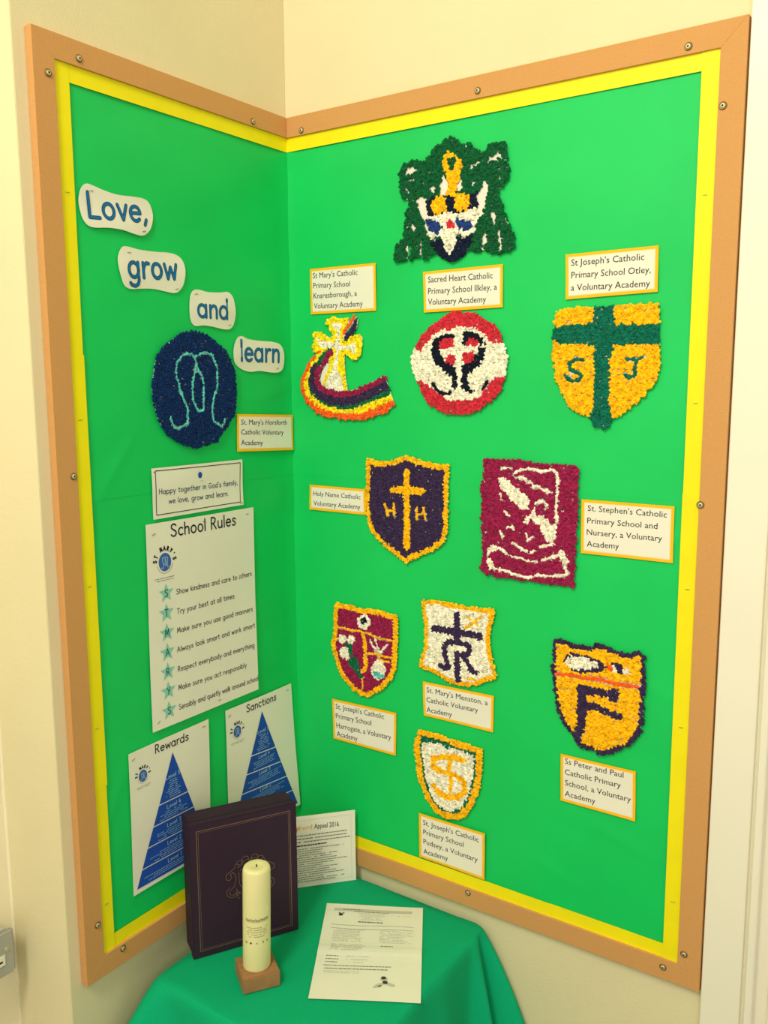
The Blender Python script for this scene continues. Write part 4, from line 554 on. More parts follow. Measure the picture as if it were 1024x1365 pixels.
# ------------------------------------------------------------------ posters
def crest(P, cx, cy, r, small=False, base=.0007):
    """the school's round badge: blue disc with looped letter, name arched above, motto below"""
    V = []; F = []; ribbon(V, F, [(cx, cy)], r, P.tf, base)
    V = []; k = 26; V = [P.tf(cx+r*.86*math.cos(2*PI*i/k), cy+r*math.sin(2*PI*i/k), base) for i in range(k)]; P.mesh('badge_disc', M_logo, V, [tuple(range(k))])
    V = []; F = []
    f = lambda pts: [(cx+x*r, cy+y*r) for x, y in pts]
    for s in ([(-.5, -.55), (-.4, -.68), (-.22, -.6), (-.2, -.3), (-.34, .1), (-.36, .4), (-.2, .58), (-.02, .45), (.02, .1), (-.04, -.2), (.06, -.42), (.18, -.2), (.14, .1), (.0, .42)],
              [(.0, .42), (.16, .58), (.34, .45), (.36, .1), (.28, -.3), (.32, -.55), (.46, -.6), (.52, -.5)]): ribbon(V, F, f(s), r*.045, P.tf, base+.0003)
    P.mesh('badge_letter', M_pale, V, F)
    V = []; F = []; name = "ST MARY'S"; R_ = r*1.28; hgt = r*.44
    for i, ch in enumerate(name):
        if ch == ' ': continue
        an = math.radians(172-164*i/(len(name)-1)); ux, uy = math.sin(an), -math.cos(an); bx, by = cx+R_*.9*math.cos(an), cy+R_*math.sin(an)
        wd = G[ch][0]*hgt*.8; stroke_text(V, F, ch, (bx-ux*wd/2, by-uy*wd/2), (bx+ux*wd/2, by+uy*wd/2), hgt, P.tf, base, r*.065)
    P.mesh('badge_name', M_ink, V, F)
    V = []; F = []
    for i in range(22):
        an = math.radians(196+148*i/21); ribbon(V, F, [(cx+r*1.22*.9*math.cos(an), cy+r*1.22*math.sin(an)), (cx+r*1.22*.9*math.cos(an+.05), cy+r*1.22*math.sin(an+.05))], r*.035, P.tf, base)
    P.mesh('badge_motto', M_sage, V, F)
    V = []; F = []; rr = random.Random(1)
    word_rows(V, F, cx-r*1.5, cx+r*1.5, cy-r*1.75, r*.07, P.tf, base, rr); word_rows(V, F, cx-r*1.2, cx+r*1.2, cy-r*2.0, r*.07, P.tf, base, rr)
    P.mesh('small_print', M_grey, V, F)
D = DATA['rules']
P = Page('rules_poster', 'tall white School Rules poster with seven green stars', 'poster', 'L', D['quad'], .0022, .0080, seed=12, corner_dep=(0, 0, .004, 0))
P.sheet('paper', M_paper, n=18)
V = []; F = []; l = D['title']; stroke_text(V, F, l[0], mm(l[1:3]), mm(l[3:5]), l[5]/1000, P.tf, .0008, .0011); P.mesh('title', M_ink, V, F)
crest(P, D['logo'][0]/1000, D['logo'][1]/1000, D['logo'][2]/1000)
for ch, x, y in D['stars']:
    x, y, r = x/1000, y/1000, D['star_r']/1000
    V = [P.tf(x, y, .0007)]+[P.tf(x+math.cos(PI/2+i*PI/5)*r*(1 if i % 2 == 0 else .45), y+math.sin(PI/2+i*PI/5)*r*(1 if i % 2 == 0 else .45), .0007) for i in range(10)]
    P.mesh('star', M_star, V, [(0, i+1, (i+1) % 10+1) for i in range(10)])
    V = []; F = []; c = r*.72; wd = strokes(ch)[1]*c*.95; stroke_text(V, F, ch, (x-wd/2, y-c*.5), (x+wd/2, y-c*.5), c, P.tf, .0010, .0006); P.mesh('star_letter', M_txtblue, V, F)
for l in D['lines']:
    V = []; F = []; stroke_text(V, F, l[0], mm(l[1:3]), mm(l[3:5]), l[5]/1000*.86, P.tf, .0008, .00045); P.mesh('rule_line', M_ink, V, F)
for a, b, g in ((.06, .05, .5), (.5, .03, 0), (.93, .03, 0), (.05, .96, .6), (.6, .97, 0)): P.staple(a, b, g)
D = DATA['happy']
P = Page('motto_poster', 'small framed-line white sheet reading Happy together in Gods family', 'poster', 'L', D['quad'], .0016, .0080, seed=15)
P.sheet('paper', M_paper, n=14)
V = []; F = []; q = [mm(p) for p in D['rect']]
def densify(pts, n=12): return [(a[0]+(b[0]-a[0])*i/n, a[1]+(b[1]-a[1])*i/n) for a, b in zip(pts, pts[1:]) for i in range(n)]+[pts[-1]]
ribbon(V, F, densify(q+[q[0]]), .00055, P.tf, .0008); P.mesh('ruled_border', M_ink, V, F)
V = []; F = []
for l in D['lines']: stroke_text(V, F, l[0], mm(l[1:3]), mm(l[3:5]), l[5]/1000*.92, P.tf, .0008, .00048)
P.mesh('lettering', M_txtblue, V, F)
x, y, r = [v/1000 for v in D['logo']]; k = 18
P.mesh('badge_disc', M_tri, [P.tf(x+r*.86*math.cos(2*PI*i/k), y+r*math.sin(2*PI*i/k), .0008) for i in range(k)], [tuple(range(k))])
V = []; F = []
for i in range(7): an = math.radians(160-140*i/6); ribbon(V, F, [(x+r*1.2*math.cos(an), y+r*1.35*math.sin(an)), (x+r*1.2*math.cos(an+.06), y+r*1.35*math.sin(an+.06))], r*.07, P.tf, .0008)
word_rows(V, F, x-r*1.3, x+r*1.3, y-r*2.0, r*.16, P.tf, .0008, random.Random(2)); P.mesh('badge_motto', M_sage, V, F)
P.staple(.03, .06, .6); P.staple(.97, .95, .3)
def pyramid(D, name, label, bl, br, levels, seed, quad, cd):
    P = Page(name, label, 'poster', 'L', quad, .0018, .0080, seed=seed, corner_dep=cd)
    P.sheet('paper', M_paper, n=14)
    l = D['title']; V = []; F = []; stroke_text(V, F, l[0], mm(l[1:3]), mm(l[3:5]), l[5]/1000*.9, P.tf, .0008, .0008); P.mesh('title', M_ink, V, F)
    crest(P, D['logo'][0]/1000, D['logo'][1]/1000, D['logo'][2]/1000)
    ax, ay = mm(D['apex']); lx, ly = bl; rx, ry = br
    def edge(t): return (ax+(lx-ax)*t, ay+(ly-ay)*t), (ax+(rx-ax)*t, ay+(ry-ay)*t)
    t0 = 0; rr = random.Random(seed)
    for k, t1 in enumerate(levels):
        g = .0045 if k else 0; a0, b0 = edge(t0+(.009 if k else 0)); a1, b1 = edge(t1); V = []; F = []; nx, ny = 10, 4
        for j in range(ny+1):
            for i in range(nx+1):
                p = [a0[d]+(a1[d]-a0[d])*j/ny for d in (0, 1)]; q = [b0[d]+(b1[d]-b0[d])*j/ny for d in (0, 1)]
                V.append(P.tf(p[0]+(q[0]-p[0])*i/nx, p[1]+(q[1]-p[1])*i/nx, .0008))
        for j in range(ny):
            for i in range(nx): p = j*(nx+1)+i; F.append((p, p+nx+1, p+nx+2, p+1))
        P.mesh('pyramid_level', M_tri, V, F)
        hh = (a0[1]-a1[1]); cx = (a1[0]+b1[0])/2; c = .0058
        ty = a1[1]+hh*(.74 if k else .52)-c*.6; V = []; F = []; stroke_text(V, F, 'Level %d' % (5-k), (cx-.013, ty), (cx+.013, ty), c, P.tf, .0011, .00048); P.mesh('level_title', M_pale, V, F)
        V = []; F = []; y = ty-.0042
        while y > a1[1]+.0015:
            wd = ((ay-y)/(ay-ly))*(rx-lx)*.5-.006; wd *= rr.uniform(.55, .95); word_rows(V, F, cx-wd, cx+wd, y, .0009, P.tf, .0011, rr, .92); y -= .0031
        if F: P.mesh('small_print', M_pale, V, F)
        t0 = t1
    for a, b, g in ((.05, .05, .5), (.93, .04, 0)): P.staple(a, b, g)
D = DATA['rewards']; pyramid(D, 'rewards_poster', 'white Rewards poster with blue pyramid, partly behind the plum box', (-.3642, .0925), (-.2250, .0905), [.388, .547, .700, .855, 1], 21, D['quad'], (0, 0, 0, 0))
D = DATA['sanctions']; pyramid(D, 'sanctions_poster', 'white Sanctions poster with blue pyramid, right of the Rewards poster', (-.1745, .094), (-.0205, .080), [.372, .528, .690, .850, 1], 22, [D['quad'][0], D['quad'][1], [-13, 74], [-181, 86]], (0, 0, .004, 0))
# ------------------------------------------------------------------ crumpled tissue-paper emblems
def inside(p, poly):
    x, y = p; c = False; j = len(poly)-1
    for i in range(len(poly)):
        xi, yi = poly[i]; xj, yj = poly[j]
        if (yi > y) != (yj > y) and x < (xj-xi)*(y-yi)/(yj-yi)+xi: c = not c
        j = i
    return c
def dist(p, pts, closed=False):
    best = 1e9; n = len(pts)
    for i in range(n if closed else n-1):
        ax, ay = pts[i]; bx, by = pts[(i+1) % n]; dx, dy = bx-ax, by-ay; l = dx*dx+dy*dy; t = 0 if l == 0 else max(0, min(1, ((p[0]-ax)*dx+(p[1]-ay)*dy)/l))
        d = math.hypot(p[0]-ax-t*dx, p[1]-ay-t*dy); best = min(best, d)
    return best
_b = bmesh.new(); bmesh.ops.create_icosphere(_b, subdivisions=1, radius=1); ICV = [v.co.copy() for v in _b.verts]; ICF = [tuple(v.index for v in f.verts) for f in _b.faces]; _b.free()
def pleat(V, F, x, y, z, r, rnd):
    """one scrunched twist of tissue: a crumpled lump with folded ridges"""
    R3 = Matrix.Rotation(rnd.uniform(0, 6.28), 3, 'Z') @ Matrix.Rotation(rnd.uniform(-.9, .9), 3, 'X') @ Matrix.Rotation(rnd.uniform(-.9, .9), 3, 'Y')
    sx, sy, sz = rnd.uniform(.85, 1.35), rnd.uniform(.6, .95), rnd.uniform(.6, .95); b = len(V)
    for v in ICV:
        q = v*rnd.uniform(.72, 1.28); q = R3 @ Vector((q.x*sx, q.y*sy, q.z*sz)); V.append((x+q.x*r*1.28, y+q.y*r*1.28, z+q.z*r*.85))
    F += [(a+b, c+b, d+b) for a, c, d in ICF]
SEP = {'flower', 'sun', 'wave'}
for ei, (name, lab, pl, cen, outs, layers, sp) in enumerate(DATA['emblems']):
    rnd = random.Random(100+ei); outs = [[tuple(p) for p in o] for o in outs]
    t = thing(name, lab, 'paper emblem', wall_mat(pl, cen[0]/1000, cen[1]/1000, .0088), 'crumpled paper school emblems')
    sk = .975 if len(outs) == 1 else .995
    for k, o in enumerate(outs):
        prism('backing_card', [(x*sk/1000, y*sk/1000) for x, y in o], .0002+.0003*k, .0012+.0003*k, M_card, t)
    xs = [p[0] for o in outs for p in o]; ys = [p[1] for o in outs for p in o]
    grid = []; row = 0; y = min(ys)-1
    while y < max(ys)+1:
        x = min(xs)-1+(sp/2 if row % 2 else 0)
        while x < max(xs)+1:
            q = (x+rnd.uniform(-.22, .22)*sp, y+rnd.uniform(-.22, .22)*sp)
            hit = [k for k, o in enumerate(outs) if inside(q, o)]
            if hit: grid.append(q)
            x += sp
        y += sp*.87; row += 1
    LY = []
    for l in layers:
        if l[2] == 'poly':
            pp = l[3]; bx = (min(a for a, b in pp), max(a for a, b in pp), min(b for a, b in pp), max(b for a, b in pp)); LY.append((l, bx))
        elif l[2] == 'stroke':
            pp = l[3]; h = l[4]; LY.append((l, (min(a for a, b in pp)-h, max(a for a, b in pp)+h, min(b for a, b in pp)-h, max(b for a, b in pp)+h)))
        else: LY.append((l, None))
    def owner(q, upto=None):
        for i in range(len(LY)-1, (upto if upto is not None else -1), -1):
            l, bx = LY[i]
            if bx and not (bx[0] <= q[0] <= bx[1] and bx[2] <= q[1] <= bx[3]): continue
            if l[2] == 'field': return i
            if l[2] == 'poly' and (inside(q, l[3]) or (l[1] == 'black' and dist(q, l[3], True) < sp*.34)): return i
            if l[2] == 'stroke' and dist(q, l[3]) < l[4]/2+sp*(.34 if l[1] in ('purple', 'black') else .12): return i
            if l[2] == 'edge' and dist(q, outs[0], True) < l[3]: return i
        return -1
    balls = []; cell = {}
    def add(q, i, r, md):
        cx, cy = int(q[0]//sp), int(q[1]//sp)
        for a in (-1, 0, 1):
            for b in (-1, 0, 1):
                for (p, _) in cell.get((cx+a, cy+b), ()):
                    if math.hypot(p[0]-q[0], p[1]-q[1]) < md: return
        cell.setdefault((cx, cy), []).append((q, i)); balls.append((q, i, r))
    for i in range(len(LY)-1, -1, -1):       # narrow strokes are laid twist by twist along the line
        l = LY[i][0]
        if l[2] == 'stroke' and l[4] < sp*1.9:
            pts = l[3]; wd = l[4]; step = min(sp*.78, max(wd*.75, 1.6)); carry = 0
            for (ax, ay), (bx, by) in zip(pts, pts[1:]):
                L_ = math.hypot(bx-ax, by-ay); s_ = carry
                while s_ < L_:
                    q = (ax+(bx-ax)*s_/L_+rnd.uniform(-.2, .2), ay+(by-ay)*s_/L_+rnd.uniform(-.2, .2))
                    if owner(q, i) == -1: add(q, i, min(wd*.62, sp*.66), step*.6)
                    s_ += step
                carry = s_-L_
    for q in grid:
        i = owner(q)
        if i >= 0 and layers[i][2] == 'stroke' and layers[i][4] < sp*1.9: continue
        if i >= 0: add(q, i, sp*.66, sp*.62)
    parts = {}
    for q, i, r in balls:
        l = layers[i]
        if l[1] == 'bare': continue
        key = (l[0], i if l[0] in SEP else l[1]); pt = parts.setdefault(key, [[], [], l[1]])
        pleat(pt[0], pt[1], q[0]/1000, q[1]/1000, .0016+r*.00050*rnd.uniform(.75, 1.35), r/1000*rnd.uniform(.85, 1.2), rnd)
    for (nm, _), (V, F, col) in parts.items():
        o = link(nm, V, F, tissue(col), t); o['kind'] = 'stuff'
# ------------------------------------------------------------------ table and cloth
TZ = -.0205; X0, X1, Y0, Y1 = .050, .372, -.374, -.016
t = thing('side_table', 'small square table under the green cloth in the corner', 'table', Matrix.Translation((.21, -.19, FZ)))
h = TZ-.002-FZ
box('table_top', (X0+.002-.21, Y0+.002+.19, h-.022), (X1-.002-.21, Y1-.002+.19, h), M_tabletop, t, .002)
for sx in (-1, 1):
    for sy in (-1, 1): box('leg', (sx*.135-.014, sy*.15-.014, 0), (sx*.135+.014, sy*.15+.014, h-.022), M_leg, t, .002)
cr = .016; per = []
def corner_pts(cx, cy, a0, rad, n): return [((cx+rad*math.cos(a), cy+rad*math.sin(a)), (math.cos(a), math.sin(a))) for a in [math.radians(a0+90*i/n) for i in range(n+1)]]
for (cx, cy, a0) in ((X1-cr, Y1-cr, 0), (X0+cr, Y1-cr, 90), (X0+cr, Y0+cr, 180), (X1-cr, Y0+cr, 270)):
    per += corner_pts(cx, cy, a0, cr, 8)
dense = []
for i in range(len(per)):
    (p, nn), (q, mn) = per[i], per[(i+1) % len(per)]; L_ = math.dist(p, q); k = max(1, int(L_/.0022))
    for j in range(k): s_ = j/k; dense.append(((p[0]+(q[0]-p[0])*s_, p[1]+(q[1]-p[1])*s_), (nn[0]+(mn[0]-nn[0])*s_, nn[1]+(mn[1]-nn[1])*s_)))
V = []; F = []; n = len(dense); cxm, cym = (X0+X1)/2, (Y0+Y1)/2
rings = [i/16 for i in range(1, 17)]
def clampw(x, y, z): return (max(x, .006 if z > -.03 else .003), min(y, -.006), z)
for r in rings:
    for (p, nn) in dense:
        x, y = cxm+(p[0]-cxm)*r, cym+(p[1]-cym)*r
        V.append((x, y, TZ+.0003*math.sin(40*x+11)*math.cos(35*y)))
drops = [.0015, .004, .009, .016, .025, .036, .05, .066, .085, .11, .14, .18, .23, .29, .36, .43]
def g(d, w): return math.exp(-(d/w)**2)
# where the folds leave the table edge: (x, y, spread, direction, flare)
FOLDS = [((X1-.007, Y1-.003), .0085, (1.0, .0), .66), ((X1-.001, Y1-.036), .012, (1, -.25), .30), ((X0+.004, Y0+.006), .020, (-.35, -1), .80), ((X0+.13, Y0), .03, (0, -1), .10), ((X0+.23, Y0), .028, (0, -1), .16), ((X1-.006, Y0+.006), .030, (.6, -.7), .5), ((X1, Y0+.13), .03, (1, 0), .10), ((X1, Y0+.22), .025, (1, 0), .14)]
VAL = [((X1, Y1-.0175), .0055, .42)]
for h_ in drops:
    for (p, nn) in dense:
        ln = math.hypot(*nn); nx, ny = nn[0]/ln, nn[1]/ln
        o = .0055*(1-math.exp(-h_/.004))+.05*h_
        x, y = p[0]+nx*o, p[1]+ny*o
        for (c, w_, dr, fl) in FOLDS:
            sp_ = w_+(.05 if w_ < .0125 else .12)*h_; e = g(math.dist(p, c), sp_)*fl*h_/(1+2.2*h_); x += dr[0]*e; y += dr[1]*e
        for (c, w_, fl) in VAL: e = g(math.dist(p, c), w_+.025*h_)*fl*h_; x -= nx*e; y -= ny*e
        zz = TZ-h_-.001*math.sin(30*p[0]+20*p[1])
        V.append(clampw(x, y, zz))
R_ = len(rings)+len(drops)
ce = len(V); V.append((cxm, cym, TZ))
for i in range(n): F.append((ce, i, (i+1) % n))
for r in range(R_-1):
    for i in range(n): F.append((r*n+i, (r+1)*n+i, (r+1)*n+(i+1) % n, r*n+(i+1) % n))
o = link('tablecloth', V, F, M_cloth, None, True); o['label'] = 'green cloth draped in folds over the small corner table'; o['category'] = 'tablecloth'
md = o.modifiers.new('thick', 'SOLIDIFY'); md.thickness = .0007; md.offset = -1
TS = TZ+.0008
# ------------------------------------------------------------------ plum presentation box
bl = Vector((.0652, -.3201, TS)); ex = Vector((.0787, .1390, 0)).normalized(); bw, bd, bh = .1598, .0446, .2035
nz = Vector((ex.y, -ex.x, 0)); bl = bl+ex*.001+Vector((.0016, .0011, 0))
mw = Matrix(((ex.x, 0, nz.x, bl.x), (ex.y, 0, nz.y, bl.y), (0, 1, 0, bl.z), (0, 0, 0, 1)))   # X along the face, Y up, Z out of the face
t = thing('presentation_box', 'dark plum presentation box with gilt crest, standing behind the candle', 'box', mw)
box('lid', (0, 0, -.012), (bw, bh, 0), M_book, t, .0012)
box('case_body', (.0012, .0008, -bd), (bw-.0012, bh-.0008, -.0125), M_book, t, .0015)
V = []; F = []; I = lambda x, y, z: (x, y, z)
for a, hw in ((.0105, .00042), (.0130, .0002)): ribbon(V, F, [(a, a), (bw-a, a), (bw-a, bh-a), (a, bh-a), (a, a)], hw, I, .0003)
link('gilt_border', V, F, M_gilt, t)
V = []; F = []; cx, cy = bw*.545, bh*.515
def mir(pts, pen=.00035):
    for s_ in (-1, 1): ribbon(V, F, [(cx+s_*x, cy+y*.88) for x, y in pts], pen, I, .0004)
def ar(*a): return arc(*a)
mir([(.030, .018), (.036, .014), (.036, .006), (.031, .003), (.028, .008), (.030, .013), (.026, .016), (.022, .010), (.022, .0), (.025, -.010), (.030, -.014)])
mir(arc(.026, -.018, .010, .010, 60, -170)); mir(arc(.026, -.018, .006, .006, 60, -220)); mir(arc(.014, -.028, .006, .005, 160, -60)); mir([(.008, -.031), (.003, -.034), (0, -.036)])
mir([(.030, .018), (.024, .022), (.021, .029), (.016, .027), (.018, .022), (.012, .026), (.010, .031), (.004, .033), (0, .030)]); mir(arc(.007, .034, .005, .005, 200, -30)); mir(arc(.016, .030, .004, .004, 240, -20))
mir([(.017, .014), (.017, -.006), (.012, -.016), (0, -.022)]); mir([(.013, .012), (.013, -.004), (.009, -.012), (0, -.017)]); mir([(0, .018), (.008, .019), (.015, .016)]); mir([(.0105, .010), (.0105, -.006)]); mir([(.008, .010), (.008, -.008)])
mir([(.022, -.018), (.018, -.022), (.024, -.022), (.020, -.026)])
link('gilt_crest', V, F, M_gilt, t)
# ------------------------------------------------------------------ appeal card leaning in the corner
br = Vector((.1375, -.0215, TS)); el = Vector((.0665, .0735, 0)).normalized(); cw, ch = .172, .1215
bl2 = br-el*cw; nz = Vector((el.y, -el.x, 0)); up = (Vector((0, 0, 1))-nz*.03).normalized(); nz2 = el.cross(up)
mw = Matrix(((el.x, up.x, nz2.x, 0), (el.y, up.y, nz2.y, 0), (el.z, up.z, nz2.z, 0), (0, 0, 0, 1)))
c0 = bl2+el*cw/2+up*ch/2; mw.translation = c0
P = Page('appeal_card', 'white printed Appeal 2016 card standing behind the plum box', 'card', 'T', [(0, ch*1000), (cw*1000, ch*1000), (cw*1000, 0), (0, 0)], .0015, 0, seed=31, thing_matrix=mw)
P.sheet('paper', M_paper, n=10)
V = []; F = []; font_text(V, F, 'Appeal 2016', (cw-.068, ch-.0235), (cw-.0275, ch-.0245), .0085, P.tf, .0009); P.mesh('title', M_ink, V, F)
for (txt, x0, x1, rgb, nm) in (('Good', cw-.138, cw-.115, (208, 60, 50), 'crimson_ink'), ('Shep', cw-.112, cw-.093, (226, 92, 60), 'red_ink'), ('herd', cw-.0925, cw-.0715, (240, 190, 60), 'amber_ink')):
    V = []; F = []; font_text(V, F, txt, (x0, ch-.0235), (x1, ch-.0235), .0085, P.tf, .0009); P.mesh('coloured_title', mat(nm, rgb), V, F)
rr = random.Random(8); V = []; F = []
for y, x1 in ((.034, .010), (.0395, .014), (.0450, .009)): word_rows(V, F, .012, cw-x1, ch-y, .0016, P.tf, .0009, rr, .95)
P.mesh('heading_print', M_grey, V, F)
V = []; F = []; word_rows(V, F, .012, cw-.048, ch-.0515, .0020, P.tf, .0009, rr, .96); P.mesh('bold_print', M_ink, V, F)
V = []; F = []; y = .057
for k in range(15): word_rows(V, F, .012, cw-rr.choice((.014, .02, .03, .04, .055)), ch-y, .0012, P.tf, .0009, rr, .92); y += .0037
word_rows(V, F, .075, cw-.035, ch-y, .0014, P.tf, .0009, rr, .95)
P.mesh('small_print', M_grey, V, F)
V = []; F = []; ribbon(V, F, densify([(.007, .007), (cw-.007, .007), (cw-.007, ch-.007), (.007, ch-.007), (.007, .007)]), .0002, P.tf, .0008); P.mesh('thin_border', M_lgrey, V, F)
# ------------------------------------------------------------------ newsletter lying on the cloth
A = [(.1409, -.1037), (.2732, -.0294), (.3834, -.2127), (.2542, -.2894)]
cx, cy = sum(a[0] for a in A)/4, sum(a[1] for a in A)/4
class Flat(Page):
    def lift(s, a, b):
        f = math.exp(-((b-.52)/.05)**2)*.0016+.0008*(.5+.5*math.sin(5*a+4*b+1))+.0018*max(0, b-.9)*4*max(0, 1-a*1.6)
        return .0006+f
P = Flat('newsletter', 'white printed A5 newsletter lying on the green cloth', 'paper', 'T', [(a*1000, b*1000) for a, b in A], seed=33, thing_matrix=Matrix.Translation((cx, cy, TS)))
P.sheet('paper', M_paper, n=26)
q = [mm((a*1000, b*1000)) for a, b in A]
def wp(a, b): return P.wall(a, b)
def bar(V, F, a0, a1, b, h):
    p = [wp(a0, b-h/2), wp(a1, b-h/2), wp(a1, b+h/2), wp(a0, b+h/2)]; k = len(V); V += [P.tf(x, y, .0008) for x, y in p][::-1]; F.append((k, k+1, k+2, k+3))
def row(V, F, a0, a1, b, h, rnd, dens=.9):
    a = a0
    while a < a1:
        l = min(rnd.uniform(.008, .034), a1-a)
        if rnd.random() < dens: bar(V, F, a, a+l, b, h)
        a += l+.006
rr = random.Random(17)
V = []; F = []
for i in range(12): bar(V, F, .09+.80*i/12, .09+.80*(i+1)/12, .070, .030)
P.mesh('heading_band', M_lgrey, V, F)
V = []; F = []; row(V, F, .18, .80, .066, .010, rr, 1); row(V, F, .30, .66, .088, .006, rr, 1)
row(V, F, .35, .60, .205, .012, rr, 1); row(V, F, .60, .72, .470, .009, rr, 1); row(V, F, .08, .72, .680, .007, rr, 1); row(V, F, .09, .69, .710, .008, rr, 1)
for b in (.585, .615, .645): row(V, F, .09, .21, b, .007, rr, 1)
P.mesh('bold_print', M_grey, V, F)
V = []; F = []
for b in (.105, .122, .138, .152, .166, .180): e = rr.uniform(.0, .10); row(V, F, .33+e, .64-e, b, .005, rr)
row(V, F, .70, .88, .118, .005, rr)
for k in range(9): row(V, F, .12, rr.uniform(.36, .44), .300+k*.0155, .006, rr)
for k in range(5): row(V, F, .12, rr.uniform(.38, .46), .462+k*.0155, .006, rr)
for k in range(9): row(V, F, .58, rr.uniform(.78, .92), .296+k*.0165, .006, rr)
for b in (.585, .615, .645): row(V, F, .28, rr.uniform(.42, .52), b, .006, rr)
for b in (.735, .750): row(V, F, .09, rr.uniform(.40, .46), b, .005, rr)
P.mesh('small_print', M_lgrey, V, F)['kind'] = 'stuff'
V = []; F = []
for b in (.245, .285): ribbon(V, F, [wp(.09+.82*i/16, b+.006*math.sin(i*.4)) for i in range(17)], .0003, P.tf, .0009)
P.mesh('ruled_line', M_grey, V, F)
V = []; F = []
for a, b, r in ((.165, .130, .0035), (.150, .110, .0014), (.190, .112, .0014)): x, y = wp(a, b); k = len(V); V += [P.tf(x+r*math.cos(i*PI/5), y+r*math.sin(i*PI/5), .0009) for i in range(10)]; F.append(tuple(range(k, k+10)))
P.mesh('badge', M_decal2, V, F)
def blob(nm, m, els, z=.0009):
    V = []; F = []
    for a, b, ra, rb, an in els:
        k = len(V)
        for i in range(14):
            t_ = 2*PI*i/14; da, dbb = ra*math.cos(t_), rb*math.sin(t_); c_, s_ = math.cos(an), math.sin(an); x, y = wp(a+da*c_-dbb*s_, b+(da*s_+dbb*c_)*.70); V.append(P.tf(x, y, z))
        F.append(tuple(range(k, k+14))[::-1])
    P.mesh(nm, m, V, F)
blob('picture_ground', M_lgrey, [(.62, .855, .05, .018, -.5), (.72, .850, .05, .020, .4), (.66, .800, .035, .03, 0), (.59, .875, .03, .012, -.3)])
blob('picture_figure', M_decal2, [(.655, .790, .024, .022, 0), (.672, .832, .026, .022, .4), (.625, .868, .020, .007, -.5)], .0011)
# ------------------------------------------------------------------ candle and its block
lean = Matrix.Rotation(math.radians(1.1), 4, Vector((.57, -.82, 0)).cross(Vector((0, 0, 1))).cross(Vector((0, 0, 1))).normalized()*-1)
c2 = Vector((.1695, -.2990)); e1 = Vector((.0284, .0422, 0)).normalized(); hb = .0215; s2 = .0257
c2 = Vector((.177, -.332)) + Vector((e1.x, e1.y))*s2 + Vector((-e1.y, e1.x))*s2*1.0
t = thing('candle_block', 'square oak block holding up the ivory candle', 'candle holder', Matrix(((e1.x, -e1.y, 0, c2.x), (e1.y, e1.x, 0, c2.y), (0, 0, 1, TS), (0, 0, 0, 1))))
box('block', (-s2, -s2, 0), (s2, s2, hb), M_wood, t, .0012)
cb = Vector((c2.x-.001, c2.y, TS+hb)); CH = .1475; CR = .0190
t = thing('pillar_candle', 'tall ivory pillar candle with printed band, on the oak block', 'candle', Matrix.Translation(cb))
V = []; F = []; k = 40; prof = [(0, 0), (CR*.96, 0), (CR, .002), (CR, CH*.3), (CR*.995, CH*.7), (CR*.985, CH-.006), (CR*.93, CH-.0025), (CR*.8, CH-.0008), (CR*.5, CH-.0014), (CR*.2, CH-.0028), (0, CH-.0030)]
LX, LY_ = .0028/CH, .0020/CH   # the candle leans a little
def cl(x, y, z): return (x+LX*z, y+LY_*z, z)
for r, z in prof: V += [cl(r*math.cos(2*PI*i/k)*(1+.008*math.sin(3*i*2*PI/k)), r*math.sin(2*PI*i/k), z) for i in range(k)]
for j in range(len(prof)-1):
    for i in range(k): F.append((j*k+i, j*k+(i+1) % k, (j+1)*k+(i+1) % k, (j+1)*k+i))
link('wax', V, F, M_wax, t, True)
bm = bmesh.new(); bmesh.ops.create_cone(bm, cap_ends=True, segments=8, radius1=.0010, radius2=.0007, depth=.0035)
for v in bm.verts: v.co = Vector(cl(v.co.x, v.co.y, v.co.z+CH-.0010))
from_bm('wick', bm, M_wick, t)
bm = bmesh.new()
for a_, z, s_ in ((-.35, CH*.63, .0010), (-.33, CH*.61, .0013), (-.36, CH*.59, .0009)):
    rr_ = bmesh.ops.create_icosphere(bm, subdivisions=1, radius=s_); bmesh.ops.translate(bm, verts=rr_['verts'], vec=cl((CR)*math.cos(a_+.35), (CR)*math.sin(a_+.35), z))
from_bm('wax_drip', bm, M_wax, t)
fa = math.atan2(-1.113-cb.y, .944-cb.x)   # the printed side
def cyl(x, y, z): an = fa+x/CR; return cl((CR+.00018+z)*math.cos(an), (CR+.00018+z)*math.sin(an), y)
def crow(V, F, x0, x1, y, h, rnd, dens=.9):
    x = x0
    while x < x1:
        l = min(rnd.uniform(.0008, .0024), x1-x)
        if rnd.random() < dens: b = len(V); V += [cyl(x, y, 0), cyl(x+l, y, 0), cyl(x+l, y+h, 0), cyl(x, y+h, 0)]; F.append((b, b+1, b+2, b+3))
        x += l+.0005
rr = random.Random(4); V = []; F = []
for i in range(24):
    x = -.0165+i*.0014; y = .0755+rr.uniform(-.0003, .0003)+(0 if i % 5 else .0012); ribbon(V, F, [(x, y), (x+.0006, y+.0030), (x+.0013, y+.0005), (x+.0016, y+.002)], .00022, cyl, 0)
crow(V, F, -.016, .017, .0745, .0006, rr); P_ = link('script_print', V, F, M_decal, t)
V = []; F = []
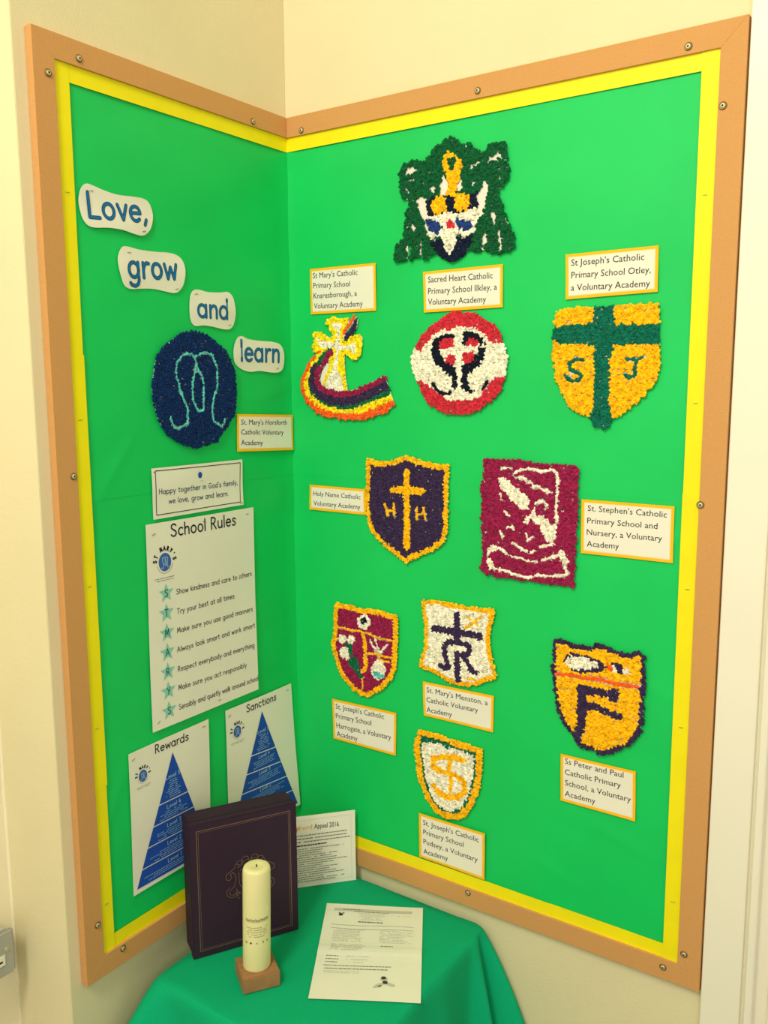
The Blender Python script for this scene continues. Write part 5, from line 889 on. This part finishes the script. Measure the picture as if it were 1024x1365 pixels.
for kk in range(5): crow(V, F, -.015+.001*(kk % 2)+.004*(kk == 4), .015-.004*(kk == 4), .0660-kk*.0033, .0009, rr)
link('small_print', V, F, M_decal, t)
V = []; F = []; V2 = []; F2 = []
for i, x in enumerate((-.0155, -.0085, 0, .0085, .0150)):
    y = .0440
    if i == 0: ribbon(V, F, [(x-.0012, y-.0014), (x+.0012, y+.0014)], .0004, cyl, 0); ribbon(V, F, [(x+.0012, y-.0014), (x-.0012, y+.0014)], .0004, cyl, 0)
    elif i == 1: ribbon(V, F, [(x, y), (x+.0004, y)], .0014, cyl, 0)
    elif i == 2: ribbon(V2, F2, [(x-.0012, y-.0012), (x, y+.0014), (x+.0012, y-.0012)], .0003, cyl, 0)
    else: ribbon(V2, F2, [(x, y+.0006), (x+.0003, y+.0006)], .0012, cyl, 0); ribbon(V2, F2, [(x, y+.001), (x+.0003, y-.0018)], .0003, cyl, 0)
link('small_symbol', V, F, M_decal2, t); link('pale_symbol', V2, F2, M_decal, t)
# ------------------------------------------------------------------ metal-clad socket at the far left
t = thing('wall_socket', 'grey metal-clad socket box with white insert at the far left edge', 'socket', Matrix.Translation((-.122, -.57, .044)))
box('back_box', (0, -.073, -.030), (.036, .069, .030), M_sock, t, .004)
box('front_plate', (.034, -.076, -.032), (.040, .0725, .032), M_sock, t, .0028)
prism('socket_insert', [(0, 0), (.040, 0), (.040, .012), (.052, .012), (.052, .026), (0, .026)], 0, .0012, M_insert, t).matrix_local = Matrix(((0, 0, 1, .0400), (1, 0, 0, .005), (0, -1, 0, .012), (0, 0, 0, 1)))
for y, z, w_, h_ in ((.034, .004, .005, .0022), (.050, -.008, .006, .0024), (.018, .004, .005, .0022)): box('pin_slot', (.0408, y-w_/2, z-h_/2), (.0416, y+w_/2, z+h_/2), M_hole, t)
bm = bmesh.new(); bmesh.ops.create_cone(bm, cap_ends=True, segments=14, radius1=.0030, radius2=.0026, depth=.0016)
for v in bm.verts: v.co = Vector((.0406+v.co.z, .0605+v.co.x, .006+v.co.y))
from_bm('plate_screw', bm, M_metal, t)
